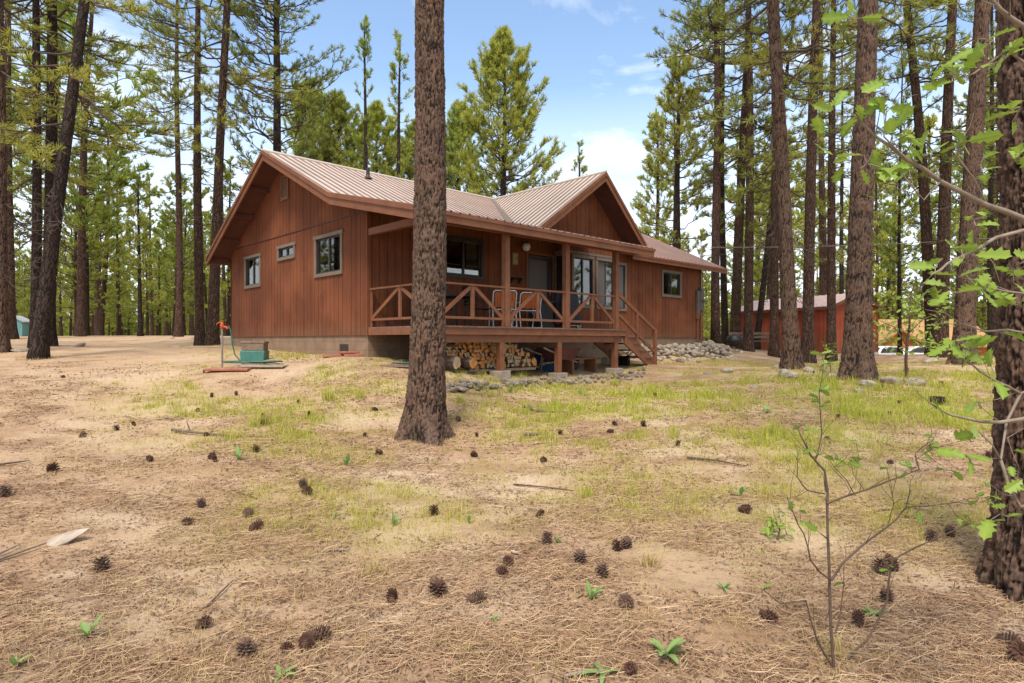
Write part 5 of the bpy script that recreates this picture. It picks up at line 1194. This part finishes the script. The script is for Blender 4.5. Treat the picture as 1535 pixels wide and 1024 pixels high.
# single grass tussocks the photo shows
for (px, y_, h, n, mat, lb) in ((560, 862, .13, 90, 'drym', 'arching half-dry grass tussock left of the three front cones'), (975, 850, .12, 110, 'drym', 'straw-coloured dry tussock right of the middle cones'), (880, 745, .13, 70, 'grassm', 'low green tussock in the middle of the needle bed'),
                             (490, 600, .26, 60, 'grassm', 'bright grass tuft left of the big trunk'), (395, 637, .26, 55, 'grassm', 'bright grass tuft beside the fallen stick'), (540, 598, .22, 45, 'grassm', 'grass tuft just left of the big trunk foot'), (1010, 655, .20, 50, 'grassm', 'tall green tuft in the middle of the grassy band'),
                             (688, 604, .18, 45, 'grassm', 'grass tuft right of the big trunk before the stone border'), (830, 610, .2, 60, 'grassm', 'pale green tuft behind the short fallen branch'), (975, 590, .24, 70, 'grassm', 'bright green tuft before the stair'), (1110, 690, .13, 45, 'drym', 'dry tuft left of the twiggy sapling'), (1250, 985, .16, 60, 'drym', 'dry grass around the foot of the twiggy sapling'), (920, 578, .22, 50, 'grassm', 'green tuft at the right end of the stone border')):
    p = GP(px, y_); o = blades('grass_tussock', np.array([p.x]), np.array([p.y]), n, np.array([h]), .0042, mat, None, .8 if mat == 'drym' else .45, .75 if mat == 'grassm' else .5, .035 * (1 + h)); tag(o, lb, 'grass tuft', 'grass tussocks')
    me = o.data; me.transform(Matrix.Translation(-p)); o.location = p

# pine cones
def cone_mesh(seed, open_=1.0):
    r_ = random.Random(seed); b = MB(); b.lathe([(.001,-.035),(.016,-.028),(.021,-.005),(.016,.025),(.001,.045)], n=10); ns = 74
    for i in range(ns):
        f = i / (ns - 1); a = i * 2.39996; z = -.036 + .082 * f; ro = (.033 * math.sin(math.pi * min(1, .22 + .74 * (1 - f) ** .9)) + .006) * open_ * r_.uniform(.9, 1.1); el = -.35 + 1.35 * f
        d = Vector((math.cos(a), math.sin(a), 0)); s_ = Vector((-math.sin(a), math.cos(a), 0)); up = Vector((0, 0, 1)); ri = .010; w_ = .0125 * (1 - .45 * f); tip = d * ro + up * (z + (ro - ri) * math.tan(el) * .55); o = d * ri + up * z; m_ = o.lerp(tip, .72)
        th = up * .004; b.add([o - s_ * w_ * .4, o + s_ * w_ * .4, m_ + s_ * w_, tip + s_ * w_ * .35, tip - s_ * w_ * .35, m_ - s_ * w_, m_ + up * .005], [(0,1,6), (1,2,6), (2,3,6), (3,4,6), (4,5,6), (5,0,6), (5,4,3,2,1,0)])
    o = b.build('pine_cone', M['cone' if seed % 3 else 'cone2'], fix=False); return o
CN = [cone_mesh(i, o_) for i, o_ in enumerate((1.0, .78, 1.25, 1.1, .9, 1.35, 1.15))]; cn_used = set(); crr = random.Random(4)
def cone_at(px, y, label, group, size=1.0):
    p = GP(px, y); o = crr.choice(CN)
    if o in cn_used: o = dup(o)
    else: cn_used.add(o)
    lie = crr.random() < .55; s_ = size * crr.uniform(.85, 1.15) * 1.12
    o.location = (p.x, p.y, p.z + (.026 if lie else .030) * s_ * crr.uniform(.55, 1.0)); o.scale = (s_,) * 3
    o.rotation_euler = (R(70 + crr.uniform(-20, 20)), crr.uniform(-.3,.3), crr.uniform(0, 6.3)) if lie else (crr.uniform(-.3,.3), crr.uniform(-.3,.3), crr.uniform(0, 6.3)); tag(o, label, 'pine cone', group)
NEAR = [(587,905,'leftmost cone of the row of three on open sand before the middle'),(656,893,'middle cone of the row of three before the middle'),(710,903,'right cone of the row of three before the middle'),(750,862,'round cone of the pair beside white leaf scraps'),(764,846,'upright cone of the pair beside white leaf scraps'),
 (870,846,'big round cone in the middle right of the white-scrap pair'),(905,865,'narrow upright cone right of the big round one'),(925,826,'left cone of a touching pair on pale sand'),(939,823,'right cone of a touching pair on pale sand'),(941,909,'cone above the large green weed rosette'),(819,815,'upright cone beside a small green sprout'),(808,775,'cone alone at mid distance left of the mossy patch'),
 (650,772,'cone on the pale bare sand patch'),(153,859,'cone alone at the left, before the bleached bark piece'),(302,762,'upright cone of the group of four at the left'),(279,787,'cone low in the group of four at the left'),(372,776,'darker cone of the pair right in the group of four'),(381,796,'reddish cone at the front of the group of four'),
 (302,944,'cone near the twig in the left foreground'),(370,985,'cone at the left of the front cluster of cones'),(428,976,'broad open cone in the front cluster of cones'),(458,974,'middle cone of the front cluster of cones'),(474,960,'rear right cone of the front cluster of cones'),(455,734,'cone on the needles left of the middle, rear of a pair'),(463,742,'front cone of the pair left of the middle'),
 (1149,929,'cone just left of the twiggy sapling'),(1287,938,'cone at the foot of the twiggy sapling, between its stems'),(1330,848,'upper cone of the pile right of the sapling'),(1340,857,'lower right cone of the pile right of the sapling'),(1322,862,'lower left cone of the pile right of the sapling'),(1330,905,'cone below the pile right of the sapling'),(1508,965,'cone in the lower right corner'),(1531,990,'cone cut by the right edge of the photo'),
 (1395,812,'cone near the foot of the right-edge trunk'),(1425,808,'cone half in leaves near the right-edge trunk'),(948,1008,'cone at the bottom edge beside the big weed'),(80,708,'cone alone on bare sand at the left'),(226,692,'cone behind the group of four, near the fallen stick'),(570,682,'cone below the foot of the big trunk'),(1114,770,'cone left behind the sapling'),(8,745,'cone at the left edge')]
for px, y, lb in NEAR: cone_at(px, y, lb, 'near pine cones')
for i in range(52):
    px, y = crr.uniform(0, 1500), crr.uniform(545, 700)
    if 480 < px < 960 and y < 590: continue
    cone_at(px, y, 'small far pine cone lying on the grass and sand', 'far pine cones', .8)

# fallen sticks and the bleached bark
def stick(pts, r0, label, mat='stick', twigs=(), name='fallen_stick'):
    b = MB(); P3 = [GP(px, y) + Vector((0, 0, dz)) for px, y, dz in pts]; k = len(P3); b.tube(P3, [r0 * (1 - .6 * i / (k - 1)) for i in range(k)], 7)
    for i, ox, oy, oz in twigs: b.tube([P3[i], P3[i] + Vector((ox, oy, oz))], [r0 * .5, r0 * .2], 5)
    o = b.build(name, M[mat]); c = P3[0].copy(); o.data.transform(Matrix.Translation(-c)); o.location = c; return tag(o, label, 'stick')
stick([(258, 648, .03), (285, 652, .04), (315, 654, .03), (347, 655, .02)],   .022, 'mossy fallen branch in the grass on the left', twigs=((1, -.05, 0, .15), (2, .03, .0, .06)))
stick([(785, 612, .03), (800, 618, .03), (830, 620, .02), (852, 620, .02)], .024, 'short fallen branch in the grass right of the big trunk', twigs=((1, -.1, .0, .1),))
stick([(786, 655, .03), (815, 654, .03)], .03, 'stub of dark wood right of the big trunk foot')
stick([(-8, 846, .02), (30, 834, .025), (70, 822, .03)], .013, 'grey stick leading to the bleached bark piece', 'paletwig'); stick([(-8, 838, .02), (35, 822, .03)], .009, 'thinner grey stick beside the bleached bark', 'paletwig')
stick([(308, 915, .01), (330, 895, .02), (350, 874, .015)], .008, 'dark twig lying between the cones in the left foreground', 'darktwig'); stick([(822, 872, .01), (850, 870, .015), (872, 865, .01)], .007, 'thin dark twig near the big round cone', 'darktwig')
stick([(1030, 690, .02), (1075, 695, .03), (1120, 703, .02)], .014, 'long dark twig in the needles left of the sapling', 'darktwig'); stick([(770, 728, .01), (815, 733, .02), (860, 737, .01)], .010, 'dark twig at mid distance in the middle', 'darktwig')
stick([(0, 699, .02), (45, 694, .02)], .012, 'brown stick at the left edge on the sand', 'darktwig'); stick([(845, 1020, .01), (880, 1013, .015), (905, 1010, .01)], .010, 'pale stick at the bottom edge', 'paletwig'); stick([(490, 827, .01), (525, 827, .01)], .012, 'pale bleached stick in the middle left', 'paletwig')
stick([(385, 750, .01), (345, 735, .01)], .006, 'thin twig between cones on the left', 'darktwig'); stick([(1310, 770, .01), (1360, 764, .02), (1400, 770, .01)], .008, 'dark twig on the needles right of the sapling', 'darktwig')
b = MB(); p = GP(95, 815); c_ = [(-.13,-.03),(-.10,.03),(-.02,.05),(.06,.045),(.15,.03),(.12,.0),(.05,-.035),(-.05,-.05)]; vs = [(x * 1.05, y * 1.6, .03 + .5 * y + .03 * x / .15 + .012 * math.sin(9 * y + 5 * x)) for x, y in c_]; n = len(vs)
vs += [(x * .95, y * .95, z - .012) for x, y, z in vs]; b.add(vs, [tuple(range(n)), tuple(reversed(range(n, 2*n)))] + [(i, (i+1) % n, n + (i+1) % n, n + i) for i in range(n)]); o = b.build('bark_piece', M['paperbark']); o.location = p; o.rotation_euler = (0, 0, .25); tag(o, 'bleached curled piece of bark at the end of the grey sticks', 'bark')
q = GP(1405, 606); b = MB(); b.lathe([(.13,-.05),(.12,.05),(.105,.12),(.09,.125),(.001,.11)], n=14); o = b.build('tree_stump', M['barkdark']); o.location = q; tag(o, 'low dark cut stump in the grass at the right', 'stump')

# broad-leaved weeds
def weed(px, y, n, Ln, up, label, seed, wd=.22):
    r_ = random.Random(seed); p = GP(px, y); V, F, T = [], [], []; 
    for i in range(n):
        a = i * 2.4 + r_.uniform(-.4, .4); l_ = Ln * r_.uniform(.6, 1.1); el = up * r_.uniform(.6, 1.25); d = np.array([math.cos(a), math.sin(a), 0]); s_ = np.array([-math.sin(a), math.cos(a), 0]); k = 7; b0 = len(V)
        for j in range(k):
            t = j / (k - 1); h = l_ * (math.sin(el) * t - .42 * t * t * math.cos(el)); pos = d * l_ * t * math.cos(el) * (1 - .1 * t) + np.array([0, 0, h + .004]); w_ = l_ * wd * (math.sin(math.pi * (.08 + .9 * t)) ** .8)
            V += [pos - s_ * w_ * .5 + [0, 0, w_ * .22], pos, pos + s_ * w_ * .5 + [0, 0, w_ * .22]]; T += [.35 + .3 * t, .75, .35 + .3 * t]
        for j in range(k - 1):
            for m_ in (0, 1): q = b0 + j * 3 + m_; F.append((q, q + 1, q + 4, q + 3))
    o = npmesh('weed', V, [np.array(F)], M['weed'], attr={'tint': T}, smooth=True); o.location = p; return tag(o, label, 'weed', 'broad-leaved weeds')
weed(998, 985, 10, .17, .8, 'largest light green weed rosette in the foreground', 1); weed(886, 900, 6, .13, 1.1, 'upright pale green weed among the middle cones', 2); weed(132, 958, 4, .15, 1.15, 'weed with two upright leaves in the left foreground', 3, .28); weed(22, 1000, 4, .11, .9, 'small weed in the lower left corner', 4)
weed(590, 790, 5, .13, 1.25, 'yellow-green sprout on the bare sand patch', 5); weed(703, 787, 4, .11, 1.3, 'single bright sprout right on the bare sand patch', 6); weed(905, 1015, 5, .14, .6, 'weed leaves at the bottom edge left of the large rosette', 7); weed(503, 778, 3, .10, 1.2, 'tiny sprout left of the bare sand patch', 8)
weed(835, 815, 5, .12, 1.1, 'small sprout beside the upright cone', 9); weed(357, 690, 7, .2, 1.0, 'leafy weed near the fallen branch on the left', 10); weed(520, 700, 6, .17, 1.0, 'leafy weed below the big trunk on the left', 11); weed(1110, 745, 6, .16, 1.0, 'grey-green weed left behind the sapling', 12); weed(1150, 620, 7, .2, .8, 'pale weed in the bright grass', 13)
weed(740, 930, 6, .07, .6, 'low grey weed right of the three front cones', 14); weed(1310, 925, 7, .12, .7, 'pale green weed beside the sapling foot', 15); weed(1085, 885, 6, .11, .8, 'weed in dry grass left of the sapling', 16); weed(1480, 730, 6, .12, .8, 'weed before the right-edge trunk', 17); weed(420, 1018, 4, .12, .7, 'weed leaf at the bottom edge on the left', 18); weed(870, 592, 6, .26, 1.0, 'leafy weed growing in the stone border', 19); weed(765, 590, 6, .2, 1.0, 'small weed beside the porch footing', 20)

# oaks: a lobed leaf outline, laid along twigs
LOBE = [(0,0),(.05,.10),(.16,.18),(.10,.28),(.26,.40),(.14,.50),(.30,.66),(.17,.72),(.20,.88),(.06,.93),(0,1.0)]
def oak(name, label, base, stems, leaves, leaf_size, wood='paletwig', cat='oak', seed=1, tints=(.5, .25), group=None, twiggy=0, tl=.12):
    """stems: list of (points, radius0, radius1); leaves: list of (centre, count, spread)"""
    r_ = np.random.default_rng(seed); t = thing(name, label, cat, base, 0, group); base = Vector(base); b = MB()
    for pts, ra, rb in stems:
        pts = [Vector(p) - base for p in pts]; k = len(pts); fine = []
        for i in range(k - 1):
            for f in (0, .5): q = pts[i].lerp(pts[i+1], f); fine.append(q + (Vector(r_.normal(0, .03 * (pts[i+1] - pts[i]).length, 3)) if f else Vector()))
        fine.append(pts[-1]); m_ = len(fine); ra, rb = (ra * .8, rb * .8) if name == 'oak_sapling' else (ra, rb)
        b.tube(fine, [ra + (rb - ra) * i / (m_ - 1) for i in range(m_)], 7)
    leaves = list(leaves)
    for pts, ra, rb in stems:
        pts = [Vector(p) for p in pts]
        for _ in range(twiggy if len(pts) > 1 else 0):
            f = r_.uniform(.25, 1) * (len(pts) - 1.001); i = int(f); q = pts[i].lerp(pts[i+1], f - i); dr = (pts[i+1] - pts[i]).normalized(); v_ = Vector(unit(r_.normal(size=3) + np.array([0, 0, .5]))) * .9 + dr * .7; ln = tl * r_.uniform(.4, 1.2)
            e1 = q + v_.normalized() * ln * .5; e2 = e1 + (v_ + Vector(r_.normal(0, .35, 3))).normalized() * ln * .5; b.tube([q - base, e1 - base, e2 - base], [max(rb * .7, .0014), .0013, .0008], 4, cap=False)
            if r_.random() < .2: leaves.append((e2, int(r_.integers(1, 4)), .02))
    V, F3, T = [], [], []; nl = len(LOBE); tw = b
    for c, n, spread in leaves:
        c = np.array(Vector(c) - base)
        for i in range(n):
            d = unit(r_.normal(size=3) * np.array([1, .8, .55]) + np.array([0, 0, .05])); o = c + unit(r_.normal(size=3)) * spread * r_.random() ** .5; s_ = leaf_size * r_.uniform(.6, 1.15); nrm = unit(r_.normal(size=3) * .7 + np.array([0, -.25, .9])); side = unit(np.cross(d, nrm)); nrm = np.cross(side, d); b0 = len(V); cur = r_.uniform(-.55, .25); fo = r_.uniform(-.1, .5)
            for sg in (1, -1):
                for lx, ly in LOBE: V.append(o + d * ly * s_ + side * sg * lx * s_ + nrm * s_ * (cur * ly * ly + fo * lx)); T.append(np.clip(r_.normal(0, .09) + tints[0] + tints[1] * (i / max(n, 1) - .5) * 2, 0, 1))
            mid = len(V)
            for lx, ly in LOBE: V.append(o + d * ly * s_ + nrm * s_ * cur * ly * ly); T.append(min(1, tints[0] + .2))
            for sg in (0, 1):
                for j in range(nl - 1): q = (b0 + sg * nl + j, b0 + sg * nl + j + 1, mid + j + 1, mid + j); F3.append(q if sg == 0 else q[::-1])
            tw.tube([Vector(c) + (Vector(o) - Vector(c)) * .1, Vector(o)], .0012 + leaf_size * .008, 4, cap=False)
    npmesh('leaves', V, [np.array(F3)], M['oakleaf'], t, attr={'tint': T}); b.build('stem', M[wood], t); return t
def PP(*a): return [P(*q) for q in a]
# big oak leaning in from beyond the right edge
ob = Vector((2.75, 2.75, gz(2.75, 2.75)))
jn = P(1600, 420, 2.55); trunk_pts = [ob, ob + Vector((-.02, -.03, .6)), P(1625, 560, 2.65), jn, P(1640, 250, 2.5), P(1660, 60, 2.5)]
st_ = [(trunk_pts, .045, .015),
 ([jn] + PP((1535, 328, 2.5), (1480, 308, 2.48), (1410, 272, 2.45), (1360, 240, 2.42), (1310, 203, 2.4), (1280, 172, 2.4)), .014, .004),
 (PP((1640, 250, 2.5), (1575, 120, 2.4), (1535, 40, 2.35), (1500, 15, 2.3), (1478, -10, 2.3)), .013, .006),
 (PP((1575, 120, 2.4), (1510, 75, 2.35), (1460, 110, 2.3), (1420, 125, 2.3)), .006, .002),
 ([jn] + PP((1535, 345, 2.4), (1470, 370, 2.3), (1420, 395, 2.25), (1395, 412, 2.2)), .009, .003),
 (PP((1625, 560, 2.65), (1535, 440, 2.5), (1480, 430, 2.4), (1430, 440, 2.35)), .007, .002),
 (PP((1625, 560, 2.65), (1540, 500, 2.5), (1475, 497, 2.45), (1440, 485, 2.45)), .007, .002),
 (PP((1625, 560, 2.65), (1535, 628, 2.45), (1470, 632, 2.4), (1425, 622, 2.4), (1395, 605, 2.4)), .010, .003),
 (PP((1625, 560, 2.65), (1530, 590, 2.5), (1490, 570, 2.4), (1450, 540, 2.35), (1420, 520, 2.3)), .006, .002),
 (PP((1530, 590, 2.5), (1500, 690, 2.4), (1460, 640, 2.35)), .006, .002), (PP((1500, 690, 2.4), (1530, 760, 2.35), (1560, 740, 2.4)), .006, .004),
 (PP((1360, 240, 2.42), (1325, 205, 2.38), (1330, 160, 2.36)), .004, .0015), (PP((1410, 272, 2.45), (1385, 300, 2.4), (1345, 250, 2.4)), .004, .0015), (PP((1480, 308, 2.48), (1435, 235, 2.4), (1440, 205, 2.4)), .004, .002)]
lv_ = [(P(1283, 185, 2.4), 4, .05), (P(1240, 170, 2.38), 3, .05), (P(1300, 245, 2.38), 5, .06), (P(1230, 205, 2.4), 2, .04), (P(1335, 215, 2.4), 4, .06), (P(1280, 30, 2.35), 4, .05), (P(1265, 245, 2.4), 2, .04), (P(1440, 215, 2.38), 3, .05), (P(1385, 235, 2.4), 3, .05), (P(1470, 245, 2.4), 3, .06), (P(1430, 110, 2.3), 6, .06), (P(1505, 90, 2.33), 5, .06), (P(1530, 160, 2.35), 5, .07), (P(1490, 60, 2.3), 3, .05), (P(1460, 330, 2.3), 3, .05),
       (P(1405, 395, 2.0), 2, .03), (P(1395, 435, 2.0), 3, .04), (P(1440, 372, 2.1), 3, .05), (P(1520, 400, 2.3), 5, .06), (P(1480, 425, 2.35), 6, .07), (P(1430, 440, 2.3), 4, .05), (P(1530, 455, 2.4), 5, .06), (P(1450, 520, 2.3), 4, .05), (P(1425, 525, 2.3), 3, .04), (P(1490, 560, 2.4), 3, .05), (P(1400, 603, 2.4), 2, .03), (P(1520, 715, 2.35), 4, .06), (P(1460, 645, 2.3), 3, .04), (P(1500, 770, 2.4), 3, .05), (P(1345, 320, 2.4), 2, .05), (P(1525, 240, 2.3), 4, .06), (P(1330, 160, 2.36), 2, .03)]
oak('oak_tree', 'small oak whose pale twigs and lobed leaves reach in from the right edge', ob, st_, lv_, .098, 'paletwig', 'oak', 3, (.55, .25), twiggy=4, tl=.16)
# twiggy sapling in the right foreground
sb = GP(1250, 1003); D0 = sb.y
def S(px, y, dd=0): return P(px, y, D0 + dd)
st_ = [([sb, S(1245, 930), S(1243, 850, .02), S(1240, 770, .03), S(1236, 705, .05)], .010, .007), ([S(1236, 705, .05), S(1222, 690, .06), S(1208, 668, .05), S(1195, 640, .08)], .008, .003), ([S(1222, 690, .06), S(1232, 650, .1), S(1228, 590, .12), S(1235, 545, .15)], .005, .002),
 ([S(1240, 755, .03), S(1280, 740, .0), S(1330, 722, -.05), S(1378, 704, -.05)], .007, .003), ([S(1246, 870, .0), S(1290, 820, .05), S(1330, 790, .05), S(1358, 760, .1), S(1365, 735, .1)], .008, .003), ([S(1358, 760, .1), S(1420, 755, .1), S(1480, 753, .1)], .004, .0015),
 ([sb + Vector((.05, .02, 0)), S(1300, 960, .06), S(1330, 900, .1), S(1338, 840, .12), S(1370, 822, .14), S(1420, 800, .15), S(1455, 785, .15)], .008, .003), ([S(1246, 870, .0), S(1215, 840, -.05), S(1205, 800, -.05), S(1190, 770, -.08), S(1180, 745, -.08)], .006, .002), ([S(1236, 740, .05), S(1210, 735, .0), S(1195, 715, -.04), S(1196, 690, -.04)], .005, .002),
 ([sb, S(1225, 960, -.04), S(1208, 900, -.06), S(1170, 905, -.08), S(1145, 885, -.1)], .007, .002), ([S(1252, 950, .05), S(1262, 900, .1), S(1265, 850, .1)], .006, .002), ([S(1378, 704, -.05), S(1372, 680, -.05), S(1395, 660, -.05)], .003, .0012), ([S(1280, 740, .0), S(1250, 700, -.05), S(1290, 690, -.05)], .003, .0012), ([S(1330, 790, .05), S(1340, 755, .05), S(1335, 720, .05)], .003, .0012)]
lv_ = [(S(1235, 545, .15), 7, .07), (S(1228, 585, .12), 4, .05), (S(1205, 645, .08), 4, .05), (S(1230, 610, .1), 4, .06), (S(1195, 690, -.04), 2, .04), (S(1392, 668, -.05), 6, .06), (S(1375, 700, -.05), 3, .05), (S(1480, 753, .1), 4, .06), (S(1455, 785, .15), 4, .05), (S(1285, 690, -.05), 3, .05), (S(1160, 800, -.08), 4, .06), (S(1440, 650, 0), 2, .04), (S(1265, 880, .1), 1, .03), (S(1145, 885, -.1), 2, .04), (S(1200, 780, -.06), 3, .05), (S(1345, 715, .05), 2, .03)]
oak('oak_sapling', 'nearly bare twiggy oak sapling in the right foreground', sb, st_, lv_, .06, 'darktwig', 'sapling', 5, (.45, .3), twiggy=5, tl=.17)
# leafy young oak before the far cabin, and seedlings
yb = GP(1359, 566); D1 = yb.y
def Y(px, y, dd=0): return P(px, y, D1 + dd)
lv_ = [(Y(random.Random(i).uniform(1308, 1418), 440 + 85 * random.Random(i + 50).random() ** .8, random.Random(i + 90).uniform(-.5, .5)), 11, .22) for i in range(34)]
oak('young_oak', 'leafy yellow-green young oak before the far cabin', yb, [([yb, Y(1360, 510), Y(1364, 470), Y(1370, 425)], .035, .012), ([Y(1360, 520), Y(1340, 490), Y(1318, 480)], .015, .005), ([Y(1362, 500), Y(1385, 478), Y(1408, 470)], .015, .005), ([Y(1364, 470), Y(1345, 455)], .01, .004), ([Y(1364, 470), Y(1392, 445)], .01, .004)], lv_, .12, 'darktwig', 'young oak', 8, (.7, .25))
for i, (px, y, h, lb) in enumerate(((1245, 560, .7, 'leafy oak seedling in front of the largest right-hand pine'), (1395, 540, .9, 'oak seedling at the foot of the forked trunks'), (770, 1000, .0, ''), (1165, 810, .16, 'oak seedling left of the sapling'), (1080, 600, .0, ''))):
    if not h: continue
    c = GP(px, y); oak('oak_seedling', lb, c, [([c, c + Vector((.02, 0, h * .5)), c + Vector((0, .02, h))], .008 * (1 + h), .003)], [(c + Vector((.1 * math.sin(k * 2.1) * (.5 + h), .1 * math.cos(k * 1.7), h * (.45 + .11 * k))), 5, .10 * (.5 + h)) for k in range(6)], .075 if h < .3 else .11, 'darktwig', 'seedling', 20 + i, (.6, .3))
# white leaf scraps
for i, (px, y) in enumerate(((752, 838), (772, 833), (790, 872), (700, 640))):
    c = GP(px, y); b = MB(); b.add([(lx * .08 * s_, ly * .08 - .04, .008 + .03 * abs(lx) + .02 * ly * (i % 2)) for s_ in (1, -1) for lx, ly in LOBE], [tuple(range(11)), tuple(reversed(range(11, 22)))]); o = b.build('dry_leaf', M['paperbark']); o.location = c; o.rotation_euler = (0, 0, i * 1.3)
    tag(o, 'bleached dry oak leaf lying on the needles near the cones', 'leaf', 'bleached leaves')
